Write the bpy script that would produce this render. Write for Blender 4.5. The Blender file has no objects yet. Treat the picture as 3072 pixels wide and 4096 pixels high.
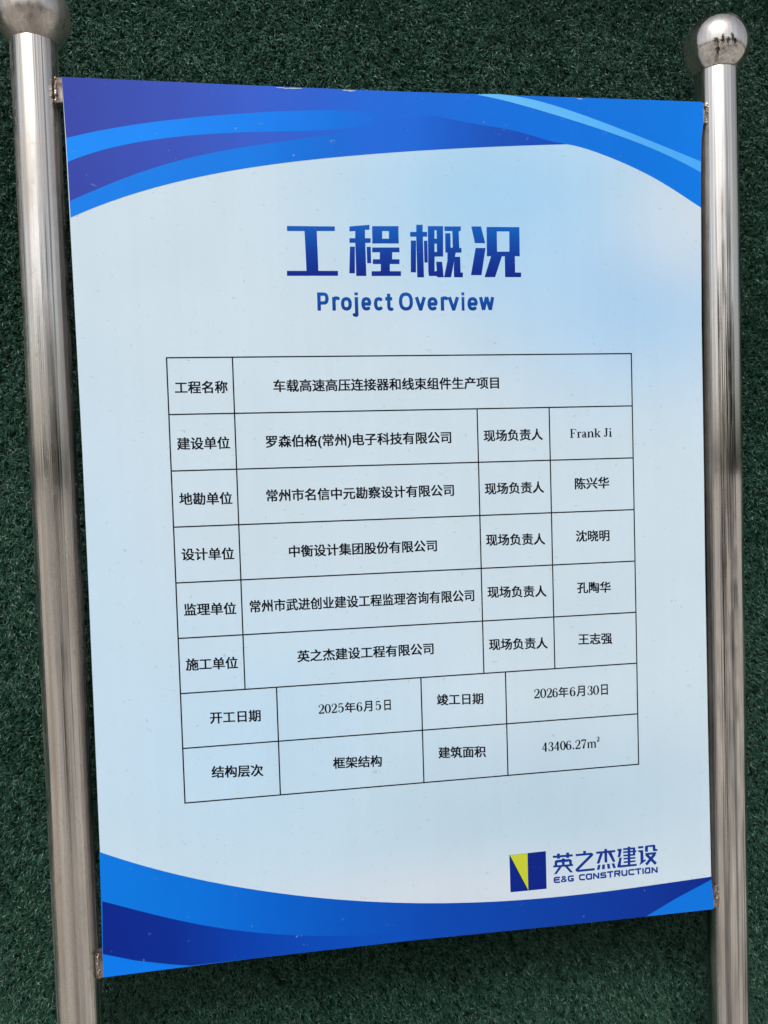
import bpy, bmesh, math, random
import numpy as np
from mathutils import Vector, Matrix
from mathutils.geometry import delaunay_2d_cdt

S = bpy.context.scene
COL = S.collection
R = math.radians
HC = 1.45                     # height of the board's centre above the ground
random.seed(7)

# ------------------------------------------------------------------ camera
cam_d = bpy.data.cameras.new('camera')
cam_d.sensor_fit = 'VERTICAL'
cam_d.sensor_height = 36.0
cam_d.sensor_width = 27.0
cam_d.lens = 29.0039
cam_d.clip_start = 0.02
cam_d.clip_end = 500
cam = bpy.data.objects.new('camera', cam_d)
COL.objects.link(cam)
_r, _u, _b = [0.988717, -0.146633, -0.03062], [0.036482, 0.037457, 0.998632], [-0.145286, -0.988482, 0.042383]
m = Matrix((( _r[0], _u[0], _b[0]), (_r[1], _u[1], _b[1]), (_r[2], _u[2], _b[2]))).to_4x4()
m.translation = (-0.18723, -1.02866, 1.51168)
cam.matrix_world = m
S.camera = cam

# ------------------------------------------------------------------ overcast daylight
SUN_EL, SUN_AZ = R(52), R(200)          # sun high in front of the sign, a little to its left
world = bpy.data.worlds.new('World')
S.world = world
world.use_nodes = True
wn = world.node_tree
for n in list(wn.nodes): wn.nodes.remove(n)
sky = wn.nodes.new('ShaderNodeTexSky')
sky.sky_type = 'NISHITA'
sky.sun_disc = False
sky.sun_elevation = SUN_EL
sky.sun_rotation = SUN_AZ
sky.air_density = 1.0
sky.dust_density = 4.0
sky.ozone_density = 1.0
hs = wn.nodes.new('ShaderNodeHueSaturation')     # cloud cover: the blue is mostly hidden
hs.inputs['Saturation'].default_value = 0.32
bg = wn.nodes.new('ShaderNodeBackground')
bg.inputs['Strength'].default_value = 0.14
wo = wn.nodes.new('ShaderNodeOutputWorld')
wn.links.new(sky.outputs[0], hs.inputs['Color'])
wn.links.new(hs.outputs[0], bg.inputs['Color'])
wn.links.new(bg.outputs[0], wo.inputs['Surface'])

sd = bpy.data.lights.new('sun', 'SUN')
sd.energy = 1.5
sd.angle = R(18)
sd.color = (1.0, 0.985, 0.96)
sun = bpy.data.objects.new('sun', sd)
COL.objects.link(sun)
# direction towards the sun: azimuth measured like the sky texture (0 = +y, clockwise seen from above)
sdir = Vector((math.sin(SUN_AZ) * math.cos(SUN_EL), math.cos(SUN_AZ) * math.cos(SUN_EL), math.sin(SUN_EL)))
sun.rotation_euler = sdir.to_track_quat('Z', 'Y').to_euler()
sun.location = (-2, -4, 8)

S.view_settings.view_transform = 'Standard'
S.view_settings.look = 'None'
S.view_settings.gamma = 1.0
S.view_settings.use_curve_mapping = False
S.view_settings.exposure = 0.0
S.render.engine = 'CYCLES'
S.cycles.max_bounces = 8
S.cycles.use_denoising = True

# ------------------------------------------------------------------ helpers
def lin(c):
    return tuple(((v / 255) / 12.92 if v / 255 <= 0.04045 else ((v / 255 + 0.055) / 1.055) ** 2.4) for v in c)

WHITE = lin((233, 231, 229))
def ink(r, g, b):                        # printed ink: reflectance of the vinyl relative to its bare white
    l = lin((r, g, b))
    return tuple(min(0.95, 0.80 * max(0.0006, a - 0.014) / w) for a, w in zip(l, WHITE)) + (1,)   # 0.014: the film's own gloss

def mesh_obj(name, verts, faces, mat=None, parent=None, smooth=False):
    me = bpy.data.meshes.new(name)
    off = parent_origin(parent)
    me.from_pydata([(v[0] - off[0], v[1] - off[1], v[2] - off[2]) for v in verts], [], faces)
    if smooth:
        me.polygons.foreach_set('use_smooth', [True] * len(me.polygons))
    o = bpy.data.objects.new(name, me)
    COL.objects.link(o)
    for mm in (mat if isinstance(mat, (list, tuple)) else [mat]):
        if mm: me.materials.append(mm)
    if parent: o.parent = parent
    return o

def parent_origin(p):
    x = Vector((0, 0, 0))
    while p is not None:
        x += p.location; p = p.parent
    return x

def tag(o, label=None, cat=None, group=None, kind=None):
    if label: o['label'] = label
    if cat: o['category'] = cat
    if group: o['group'] = group
    if kind: o['kind'] = kind
    return o

def empty(name, loc):
    o = bpy.data.objects.new(name, None); COL.objects.link(o)
    o.empty_display_size = 0.1; o.location = loc
    return o

class NT:
    """small wrapper for building procedural materials"""
    def __init__(self, name):
        self.m = bpy.data.materials.new(name); self.m.use_nodes = True
        self.t = self.m.node_tree
        self.b = self.t.nodes['Principled BSDF']
    def n(self, typ, **kw):
        x = self.t.nodes.new(typ)
        for k, v in kw.items():
            if k in x.inputs: x.inputs[k].default_value = v
            else: setattr(x, k, v)
        return x
    def l(self, a, b): self.t.links.new(a, b)
    def coord(self, scale=(1, 1, 1), loc=(0, 0, 0)):
        tc = self.n('ShaderNodeTexCoord'); mp = self.n('ShaderNodeMapping')
        mp.inputs['Scale'].default_value = scale; mp.inputs['Location'].default_value = loc
        self.l(tc.outputs['Object'], mp.inputs['Vector']); return mp.outputs[0]
    def noise(self, vec, scale, detail=3, rough=0.5):
        x = self.n('ShaderNodeTexNoise'); x.inputs['Scale'].default_value = scale
        x.inputs['Detail'].default_value = detail; x.inputs['Roughness'].default_value = rough
        self.l(vec, x.inputs['Vector']); return x.outputs['Fac']
    def ramp(self, fac, stops, interp='LINEAR'):
        x = self.n('ShaderNodeValToRGB'); cr = x.color_ramp; cr.interpolation = interp
        while len(cr.elements) < len(stops): cr.elements.new(0.5)
        for e, (p, c) in zip(cr.elements, stops):
            e.position = p; e.color = c if not isinstance(c, (int, float)) else (c, c, c, 1)
        self.l(fac, x.inputs['Fac']); return x.outputs['Color']
    def rng(self, v, a, b, c, d):
        x = self.n('ShaderNodeMapRange')
        for i, k in enumerate((a, b, c, d)): x.inputs[i + 1].default_value = k
        self.l(v, x.inputs[0]); return x.outputs[0]
    def mix(self, fac, a, b, blend='MIX'):
        x = self.n('ShaderNodeMix', data_type='RGBA', blend_type=blend)
        for s, v in ((x.inputs[0], fac), (x.inputs[6], a), (x.inputs[7], b)):
            if hasattr(v, 'links'): self.l(v, s)
            else: s.default_value = v
        return x.outputs[2]
    def math(self, op, a, b=0.0):
        x = self.n('ShaderNodeMath', operation=op)
        for s, v in ((x.inputs[0], a), (x.inputs[1], b)):
            if hasattr(v, 'links'): self.l(v, s)
            else: s.default_value = v
        return x.outputs[0]
    def bump(self, h, strength, dist):
        x = self.n('ShaderNodeBump'); x.inputs['Strength'].default_value = strength
        x.inputs['Distance'].default_value = dist
        self.l(h, x.inputs['Height']); self.l(x.outputs[0], self.b.inputs['Normal']); return x

def flat_mat(name, col, rough=0.5, metal=0.0, var=0.15, scale=40):
    k = NT(name)
    f = k.noise(k.coord(), scale, 4)
    a = tuple(v * (1 - var) for v in col[:3]) + (1,); b = tuple(min(1, v * (1 + var)) for v in col[:3]) + (1,)
    k.l(k.ramp(f, [(0.3, a), (0.7, b)]), k.b.inputs['Base Color'])
    k.b.inputs['Roughness'].default_value = rough; k.b.inputs['Metallic'].default_value = metal
    return k.m

# ------------------------------------------------------------------ printed vinyl
def vinyl(name, colour, light_marks=False):
    """colour(k) -> socket or rgba. Adds the wear of an outdoor print: fine grain, specks and rain streaks."""
    k = NT(name)
    c = colour(k) if callable(colour) else colour
    if not hasattr(c, 'links'):
        rgb = k.n('ShaderNodeRGB'); rgb.outputs[0].default_value = c; c = rgb.outputs[0]
    # faint vertical banding of the print and blotchy grime
    st = k.noise(k.coord((60, 60, 3)), 1.0, 3)
    bl = k.noise(k.coord(), 7.0, 4)
    gr = k.noise(k.coord(), 900.0, 2)
    v = k.math('ADD', k.rng(st, 0.3, 0.7, -0.010, 0.010), k.rng(bl, 0.3, 0.7, -0.02, 0.02))
    v = k.math('ADD', v, k.rng(gr, 0.3, 0.7, -0.02, 0.02))
    v = k.math('ADD', v, 1.0)
    mul = k.n('ShaderNodeVectorMath', operation='SCALE'); k.l(c, mul.inputs[0]); k.l(v, mul.inputs['Scale'])
    c = mul.outputs[0]
    # short scuffs and specks of dirt
    wv = k.noise(k.coord(), 25.0, 2)
    vec = k.coord((1, 1, 1))
    dis = k.n('ShaderNodeVectorMath', operation='MULTIPLY_ADD')
    dis.inputs[1].default_value = (0.02, 0.02, 0.012)
    nz = k.n('ShaderNodeTexNoise'); nz.inputs['Scale'].default_value = 160; k.l(vec, nz.inputs['Vector'])
    k.l(nz.outputs['Color'], dis.inputs[0]); k.l(vec, dis.inputs[2])
    sx = k.n('ShaderNodeSeparateXYZ'); k.l(dis.outputs[0], sx.inputs[0])
    cx_ = k.n('ShaderNodeCombineXYZ'); k.l(sx.outputs[0], cx_.inputs[0]); k.l(sx.outputs[2], cx_.inputs[1])
    vo = k.n('ShaderNodeTexVoronoi', voronoi_dimensions='2D'); vo.inputs['Scale'].default_value = 105; k.l(cx_.outputs[0], vo.inputs['Vector'])
    sep = k.n('ShaderNodeSeparateColor'); k.l(vo.outputs['Color'], sep.inputs[0])
    size = k.rng(sep.outputs[0], 0.90 if light_marks else 0.3, 1.0, 0.0, 0.10)
    spot = k.math('LESS_THAN', vo.outputs['Distance'], size)
    amt = k.math('MULTIPLY', spot, k.rng(sep.outputs[1], 0, 1, 0.02, 0.38))
    c = k.mix(amt, c, (0.55, 0.6, 0.7, 1) if light_marks else (0.22, 0.23, 0.24, 1))
    k.l(c, k.b.inputs['Base Color'])
    k.l(k.rng(bl, 0.3, 0.7, 0.30, 0.42), k.b.inputs['Roughness'])
    k.b.inputs['Specular IOR Level'].default_value = 0.16
    k.bump(k.noise(k.coord(), 14.0, 3), 0.25, 0.0006)
    return k.m

def xramp(stops):
    def f(k):
        tc = k.n('ShaderNodeTexCoord'); s = k.n('ShaderNodeSeparateXYZ'); k.l(tc.outputs['Object'], s.inputs[0])
        return k.ramp(k.rng(s.outputs[0], -0.41, 0.41, 0, 1), [((x / 1000 + 0.41) / 0.82, ink(*c)) for x, c in stops])
    return f
def zramp(z0, z1, c0, c1, mid=None):
    def f(k):
        tc = k.n('ShaderNodeTexCoord'); s = k.n('ShaderNodeSeparateXYZ'); k.l(tc.outputs['Object'], s.inputs[0])
        st = [(0, ink(*c0)), (1, ink(*c1))]
        if mid: st.insert(1, (0.5, ink(*mid)))
        return k.ramp(k.rng(s.outputs[2], HC + z0 / 1000, HC + z1 / 1000, 0, 1), st)
    return f
def ground_tint(k):
    """pale blue print of the board: nearly white with soft sky-blue clouds"""
    tc = k.n('ShaderNodeTexCoord')
    c = None
    base = k.n('ShaderNodeRGB'); base.outputs[0].default_value = ink(*BASE); c = base.outputs[0]
    for (cx, cz, rx, rz, col, amt) in CLOUDS:
        mp = k.n('ShaderNodeMapping'); mp.vector_type = 'TEXTURE'
        mp.inputs['Location'].default_value = (cx, 0, HC + cz); mp.inputs['Scale'].default_value = (rx, 1, rz)
        k.l(tc.outputs['Object'], mp.inputs['Vector'])
        g = k.n('ShaderNodeTexGradient', gradient_type='SPHERICAL'); k.l(mp.outputs[0], g.inputs[0])
        sm = k.n('ShaderNodeMapRange', interpolation_type='SMOOTHSTEP'); k.l(g.outputs['Fac'], sm.inputs[0])
        sm.inputs[4].default_value = amt
        c = k.mix(sm.outputs[0], c, ink(*col))
    return c
BASE = (208, 225, 235)
CLOUDS = [  # centre x, z, radius x, z (m), colour, strength
    (0.14, 0.41, 0.38, 0.23, (170, 213, 243), 1.0),
    (0.30, 0.29, 0.32, 0.22, (176, 211, 240), 1.0),
    (0.41, 0.39, 0.20, 0.15, (210, 224, 234), 0.95),
    (-0.22, -0.28, 0.40, 0.30, (194, 223, 243), 0.9),
    (-0.42, -0.10, 0.20, 0.45, (198, 223, 240), 0.8),
    (0.16, -0.37, 0.55, 0.16, (190, 215, 230), 0.85),
    (0.02, -0.50, 0.50, 0.10, (215, 225, 235), 1.0),
]

# ------------------------------------------------------------------ layers of print on the board's front
LAYER = 0.00005
def ccw(p):
    a = sum(p[i][0] * p[(i + 1) % len(p)][1] - p[(i + 1) % len(p)][0] * p[i][1] for i in range(len(p)))
    return p if a > 0 else p[::-1]
def union_tris(polys):
    """union of overlapping outlines as one flat triangulation, so no two faces share a plane"""
    vs, fs = [], []
    for p in polys:
        p = ccw(p); b = len(vs)
        vs += [Vector((x, z)) for x, z in p]; fs.append(list(range(b, b + len(p))))
    r = delaunay_2d_cdt(vs, [], fs, 1, 1e-4)
    return [(v[0], v[1]) for v in r[0]], [tuple(f) for f, o in zip(r[2], r[5]) if o]      # drop triangles of enclosed gaps
def sheet(name, groups, mats, parent):
    """groups: list of (polys in mm, layer number, material slot)"""
    V, F, MI = [], [], []
    for polys, k, mi in groups:
        v, f = union_tris(polys); b = len(V)
        V += [(x / 1000, -LAYER * k, z / 1000 + HC) for x, z in v]
        for t in f:
            (x0, z0), (x1, z1), (x2, z2) = (v[i] for i in t[:3])
            t = t if (x1 - x0) * (z2 - z0) - (x2 - x0) * (z1 - z0) > 0 else t[::-1]
            F.append(tuple(b + i for i in t)); MI.append(mi)
    o = mesh_obj(name, V, F, mats, parent)
    o.data.polygons.foreach_set('material_index', MI)
    return o

def add_flat(V, F, polys, k):
    v, f = union_tris(polys); b = len(V)
    V += [(x / 1000, -LAYER * k, z / 1000 + HC) for x, z in v]
    for t in f:
        (x0, z0), (x1, z1), (x2, z2) = (v[i] for i in t[:3])
        F.append(tuple(b + i for i in (t if (x1 - x0) * (z2 - z0) - (x2 - x0) * (z1 - z0) > 0 else t[::-1])))

def font_tris(s, bx=0.0, bz=0.0):
    """filled text outlines, emboldened by bx sideways and bz up and down (uprights heavier than level strokes)"""
    cu = bpy.data.curves.new('tmp', 'FONT'); cu.body = s; cu.size = 1; cu.resolution_u = 3
    o = bpy.data.objects.new('tmp', cu); COL.objects.link(o)
    me = bpy.data.meshes.new_from_object(o.evaluated_get(bpy.context.evaluated_depsgraph_get()))
    v = [(p.co.x, p.co.y) for p in me.vertices]; f = [tuple(p.vertices) for p in me.polygons]
    bpy.data.objects.remove(o); bpy.data.curves.remove(cu); bpy.data.meshes.remove(me)
    key = lambda p: (round(p[0], 5), round(p[1], 5))
    cnt = {}
    for t in f:
        for a, b in zip(t, t[1:] + t[:1]):
            e = tuple(sorted((key(v[a]), key(v[b])))); cnt[e] = cnt.get(e, 0) + 1
    polys = [[v[i] for i in t] for t in f]
    for (p, q), c in cnt.items():
        if c > 1 or p == q: continue
        pts = sorted({(x + sx * bx, y + sy * bz) for x, y in (p, q) for sx in (-1, 1) for sy in (-1, 1)})
        def half(ps):
            h = []
            for r in ps:
                while len(h) > 1 and (h[-1][0] - h[-2][0]) * (r[1] - h[-2][1]) - (h[-1][1] - h[-2][1]) * (r[0] - h[-2][0]) <= 1e-12: h.pop()
                h.append(r)
            return h[:-1]
        polys.append(half(pts) + half(pts[::-1]))
    # union, one stretch of touching outlines at a time, keeping the triangles whose middle lies in some convex piece
    polys.sort(key=lambda p: min(q[0] for q in p))
    runs, right = [], -1e9
    for p in polys:
        if min(q[0] for q in p) > right: runs.append([])
        runs[-1].append(ccw(p)); right = max(right, max(q[0] for q in p))
    V, F = [], []
    for rn in runs:
        vs, ed = [], []
        for p in rn:
            b = len(vs); vs += [Vector((x * 100, y * 100)) for x, y in p]
            ed += [(b + i, b + (i + 1) % len(p)) for i in range(len(p))]
        r = delaunay_2d_cdt(vs, ed, [], 0, 1e-4, False)
        co = np.array([(q[0] / 100, q[1] / 100) for q in r[0]]); tr = np.array([t[:3] for t in r[2]])
        cen = co[tr].mean(1); keep = np.zeros(len(tr), bool)
        for p in rn:
            ins = np.ones(len(tr), bool)
            for (ax, ay), (qx, qy) in zip(p, p[1:] + p[:1]):
                ins &= (qx - ax) * (cen[:, 1] - ay) - (qy - ay) * (cen[:, 0] - ax) >= -1e-9
            keep |= ins
        b = len(V); V += [tuple(c) for c in co]; F += [tuple(int(b + i) for i in t) for t in tr[keep]]
    F = [t if (V[t[1]][0] - V[t[0]][0]) * (V[t[2]][1] - V[t[0]][1]) - (V[t[2]][0] - V[t[0]][0]) * (V[t[1]][1] - V[t[0]][1]) > 0 else t[::-1] for t in F]
    return V, F
def add_text(V, F, tris, ax, az, bx, bz, k, zref, ysc=None):
    """fit text so that its ink runs from (ax,az) to (bx,bz); zref = 'mid' of the ink or 'base' line"""
    v, f = tris
    x0 = min(p[0] for p in v); x1 = max(p[0] for p in v); y0 = min(p[1] for p in v); y1 = max(p[1] for p in v)
    sx = (bx - ax) / (x1 - x0); sy = ysc or sx
    yr = (y0 + y1) / 2 if zref == 'mid' else 0.0
    b = len(V)
    for x, y in v:
        t = (x - x0) / (x1 - x0)
        V.append(((ax + (x - x0) * sx) / 1000, -LAYER * k, (az + (bz - az) * t + (y - yr) * sy) / 1000 + HC))
    for t in f: F.append(tuple(b + i for i in t))

# ---- serif letters and figures drawn as strokes of swelling width
def spl(pts, n=5):
    P = [np.array(p, float) for p in pts]
    P = [2 * P[0] - P[1]] + P + [2 * P[-1] - P[-2]]; out = []
    for i in range(1, len(P) - 2):
        for j in range(n):
            t = j / n; a, b, c, d = P[i - 1:i + 3]
            out.append(0.5 * (2 * b + (c - a) * t + (2 * a - 5 * b + 4 * c - d) * t * t + (3 * b - a - 3 * c + d) * t ** 3))
    out.append(P[-2]); return out
def swell(pts, W, H, curve=True):
    """ribbon along (x, y, width) points; x in box widths, y and width in heights"""
    P = spl(pts) if curve else [np.array(p, float) for p in pts]
    out = []
    Q = [(p[0] * W, p[1] * H, max(0.03, p[2]) * H) for p in P]
    for (x0, y0, w0), (x1, y1, w1) in zip(Q, Q[1:]):
        d = math.hypot(x1 - x0, y1 - y0) or 1e-6; nx, ny = -(y1 - y0) / d, (x1 - x0) / d
        out.append([(x0 + nx * w0 / 2, y0 + ny * w0 / 2), (x1 + nx * w1 / 2, y1 + ny * w1 / 2), (x1 - nx * w1 / 2, y1 - ny * w1 / 2), (x0 - nx * w0 / 2, y0 - ny * w0 / 2)])
    for x, y, w in Q[1:-1]:
        out.append([(x + math.cos(a * math.pi / 4) * w / 2, y + math.sin(a * math.pi / 4) * w / 2) for a in range(8)])
    return out
def dot(x, y, r, W, H):
    return [[(x * W + math.cos(a * math.pi / 6) * r * H, y * H + math.sin(a * math.pi / 6) * r * H) for a in range(12)]]
T_, t_ = 0.15, 0.055
def glyph(c, W, H):
    L = lambda *p: swell([(x, y, w * (1.3 if H > 8 else 1.9)) for x, y, w in p], W, H, False)
    C = lambda *p: swell([(x, y, w * (1.3 if H > 8 else 1.9)) for x, y, w in p], W, H, True)
    if c == '0':
        n = 20; pts = []
        for i in range(n + 1):
            a = 2 * math.pi * i / n; s = abs(math.cos(a))
            pts.append((0.5 + 0.40 * math.cos(a), 0.5 + 0.475 * math.sin(a), t_ + (T_ - t_) * s ** 1.5))
        return C(*pts)
    if c == '2':
        return C((.1, .76, .07), (.14, .88, t_), (.45, .975, t_), (.78, .9, .1), (.84, .7, .15), (.66, .45, .12), (.3, .22, .07), (.08, .06, .06)) + L((.04, .06, .12), (.93, .06, .12)) + L((.92, .05, .06), (.97, .24, .05)) + dot(.17, .76, .07, W, H)
    if c == '3':
        return C((.14, .8, .06), (.24, .94, t_), (.5, .975, t_), (.76, .88, .12), (.78, .72, .14), (.66, .58, .08), (.42, .53, t_)) + C((.42, .53, t_), (.72, .47, .09), (.86, .27, .15), (.74, .08, .11), (.45, .022, t_), (.18, .08, t_), (.1, .2, .06)) + dot(.17, .79, .065, W, H) + dot(.16, .2, .07, W, H)
    if c == '4':
        return L((.64, .96, .06), (.05, .3, .06)) + L((.02, .28, .07), (.98, .28, .07)) + L((.68, 1, .15), (.68, .02, .15)) + L((.46, .022, .045), (.92, .022, .045))
    if c == '5':
        return L((.18, .94, .1), (.84, .94, .1)) + L((.2, .97, .06), (.16, .5, .06)) + C((.16, .52, .05), (.34, .62, t_), (.58, .62, .07), (.82, .5, .14), (.86, .3, .15), (.72, .1, .11), (.42, .025, t_), (.16, .09, t_), (.1, .2, .06)) + dot(.15, .2, .07, W, H)
    if c == '6':
        return C((.84, .84, .07), (.66, .96, t_), (.44, .95, .06), (.2, .78, .11), (.12, .5, .15), (.13, .28, .15), (.28, .07, .1), (.5, .022, t_), (.76, .1, .12), (.86, .3, .15), (.74, .52, .1), (.5, .6, t_), (.26, .52, t_), (.14, .38, .06)) + dot(.8, .83, .065, W, H)
    if c == '7':
        return L((.05, .93, .13), (.95, .93, .13)) + L((.06, .98, .06), (.04, .74, .05)) + C((.92, .9, .06), (.66, .55, .08), (.5, .28, .14), (.44, .02, .16))
    if c == '.':
        return dot(.5, .09, .1, W, H)
    if c == 'm':
        s = []
        for x in (.14, .5, .86): s += L((x, .6, .13), (x, .02, .13)) + L((x - .11, .02, .05), (x + .11, .02, .05))
        s += L((.02, .63, .05), (.16, .63, .05))
        for x in (.14, .5): s += C((x + .02, .5, .05), (x + .14, .62, .06), (x + .26, .64, .09), (x + .36, .52, .13))
        return s
    if c == 'F':
        return L((.28, .98, T_), (.28, .02, T_)) + L((.02, .98, .05), (.95, .98, .05)) + L((.94, .99, .07), (.97, .74, .04)) + L((.3, .52, .06), (.7, .52, .06)) + L((.7, .64, .05), (.7, .4, .05)) + L((.02, .022, .05), (.55, .022, .05))
    if c == 'r':
        return L((.32, .64, T_), (.32, .02, T_)) + L((.04, .64, .05), (.35, .64, .05)) + L((.03, .022, .05), (.66, .022, .05)) + C((.36, .44, .05), (.55, .6, .06), (.74, .64, .08), (.86, .58, .1)) + dot(.84, .58, .08, W, H)
    if c == 'a':
        return C((.14, .5, .08), (.24, .62, .05), (.45, .65, .06), (.62, .58, .12), (.66, .42, T_), (.66, .12, T_), (.78, .03, .07), (.96, .06, .05)) + C((.64, .4, .05), (.3, .33, .07), (.16, .18, .14), (.26, .04, .09), (.45, .04, .05), (.64, .16, .05)) + dot(.18, .52, .06, W, H)
    if c == 'n':
        return L((.22, .62, T_), (.22, .02, T_)) + L((.03, .64, .05), (.25, .64, .05)) + L((.03, .022, .05), (.42, .022, .05)) + C((.26, .46, .05), (.45, .62, .06), (.64, .64, .09), (.77, .5, T_), (.78, .02, T_)) + L((.6, .022, .05), (.98, .022, .05))
    if c == 'k':
        return L((.22, .98, T_), (.22, .02, T_)) + L((.03, .98, .05), (.25, .98, .05)) + L((.03, .022, .05), (.42, .022, .05)) + L((.26, .28, .05), (.76, .62, .06)) + L((.58, .64, .05), (.94, .64, .05)) + L((.44, .4, .1), (.82, .03, .15)) + L((.6, .022, .05), (.98, .022, .05))
    if c == 'J':
        return C((.62, .96, T_), (.62, .5, T_), (.6, .18, .13), (.42, .03, .06), (.18, .1, .06)) + L((.34, .98, .05), (.98, .98, .05)) + dot(.2, .13, .09, W, H)
    if c == 'i':
        return L((.52, .63, T_), (.52, .02, T_)) + L((.1, .63, .05), (.54, .63, .05)) + L((.05, .022, .05), (.97, .022, .05)) + dot(.5, .9, .095, W, H)
    raise KeyError(c)

def sans(c, W, H):
    """bold even-stroked letters; W ink width, H cap height"""
    w = 0.19; a = w / 2 * H / W; b = w / 2; X = 0.745
    L = lambda *p: swell([(x, y, w) for x, y in p], W, H, False)
    C = lambda *p: swell([(x, y, w) for x, y in p], W, H, True)
    se = lambda v: math.copysign(abs(v) ** 0.82, v)
    def ring(x0, x1, y0, y1, a0=0, a1=360, n=22):
        return swell([(x0 + (x1 - x0) * (0.5 + 0.5 * se(math.cos(math.radians(a0 + (a1 - a0) * i / n)))), y0 + (y1 - y0) * (0.5 + 0.5 * se(math.sin(math.radians(a0 + (a1 - a0) * i / n)))), w) for i in range(n + 1)], W, H, False)
    if c == 'P': return L((a, 0), (a, 1)) + L((a, 1 - b), (.55, 1 - b)) + L((a, .42), (.55, .42)) + ring(.3, 1 - a, .42, 1 - b, -90, 90)
    if c == 'r': return L((a, 0), (a, X)) + C((a, X * .6), (.35 , X * .88), (.62, X * .93), (1, X * .88))
    if c == 'o': return ring(a, 1 - a, b, X - b)
    if c == 'O': return ring(a, 1 - a, b, 1 - b)
    if c == 'j': return C((1 - a, X), (1 - a, .2), (1 - a, -.12), (.62, -.25), (.02, -.22)) + L((1 - a, .84), (1 - a, 1))
    if c == 'e': return ring(a, 1 - a, b, X - b, 0, 318) + L((a, X * .49), (1 - a * .4, X * .49))
    if c == 'c': return ring(a, 1 - a, b, X - b, 42, 318)
    if c == 't': return C((.5, .93), (.5, .5), (.5, .2), (.62, .09), (1, .08)) + L((0, X - b), (1, X - b))
    if c == 'v': return L((a * .9, X), (.5, .04)) + L((1 - a * .9, X), (.5, .04)) + L((.36, b), (.64, b))
    if c == 'i': return [[(0, 0), (W, 0), (W, X * H), (0, X * H)], [(0, .84 * H), (W, .84 * H), (W, H), (0, H)]]
    if c == 'w': return L((a * .8, X), (.27, .04)) + L((.27, .04), (.5, X)) + L((.5, X), (.73, .04)) + L((.73, .04), (1 - a * .8, X))
    raise KeyError(c)

# ------------------------------------------------------------------ traced layout of the sign, millimetres from the board's centre
OUTLINE = [[-401.51,540.93],[-213.39,539.64],[-22.4,538.88],[194.21,539.7],[401.32,540.4],[403.41,538.86],[403.85,533.09],[403.53,512.46],[400.56,491.09],[399.16,445.79],[397.22,250.0],[397.54,51.24],[397.21,-79.6],[398.06,-286.97],[399.78,-501.63],[401.6,-515.41],[403.17,-533.03],[403.43,-540.74],[401.56,-542.63],[204.04,-541.22],[-21.23,-538.23],[-223.6,-538.18],[-401.68,-540.71],[-398.58,-381.45],[-397.67,-41.96],[-397.65,104.87],[-399.17,317.29],[-400.26,456.7]]
HEADER = [[-401.25,540.65],[-213.4,539.34],[-22.41,538.58],[194.21,539.39],[401.32,540.08],[403.23,538.54],[403.49,533.08],[403.18,512.45],[400.28,491.08],[398.88,445.78],[398.51,403.41],[393.68,406.21],[388.85,409.07],[384.03,411.95],[379.22,414.85],[374.42,417.73],[369.62,420.59],[364.83,423.41],[360.04,426.18],[355.27,428.9],[350.49,431.55],[345.73,434.13],[340.97,436.64],[336.21,439.07],[331.47,441.44],[326.72,443.73],[321.99,445.94],[317.25,448.09],[312.53,450.17],[307.81,452.19],[303.09,454.15],[298.39,456.05],[293.68,457.9],[288.99,459.7],[284.29,461.45],[279.61,463.16],[274.93,464.82],[270.25,466.44],[265.59,468.02],[260.92,469.54],[256.27,471.02],[251.61,472.44],[246.97,473.79],[242.33,475.08],[237.69,476.28],[233.06,477.38],[228.43,478.36],[223.8,479.21],[219.18,479.91],[214.56,480.43],[197.55,479.57],[180.62,478.65],[163.77,477.66],[146.99,476.63],[130.29,475.54],[113.66,474.4],[97.1,473.22],[80.62,471.99],[64.21,470.71],[47.88,469.39],[31.61,468.03],[15.42,466.61],[-0.71,465.14],[-16.76,463.61],[-32.75,462.02],[-48.67,460.36],[-64.52,458.63],[-80.31,456.82],[-96.03,454.91],[-111.68,452.91],[-127.28,450.8],[-142.81,448.58],[-158.27,446.22],[-173.68,443.72],[-189.03,441.07],[-204.32,438.25],[-219.56,435.24],[-234.74,432.04],[-249.86,428.62],[-264.93,424.97],[-279.96,421.07],[-294.93,416.9],[-309.85,412.44],[-324.73,407.67],[-339.57,402.58],[-354.36,397.13],[-369.11,391.31],[-383.82,385.09],[-398.5,378.44],[-399.51,470.28]]
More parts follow.
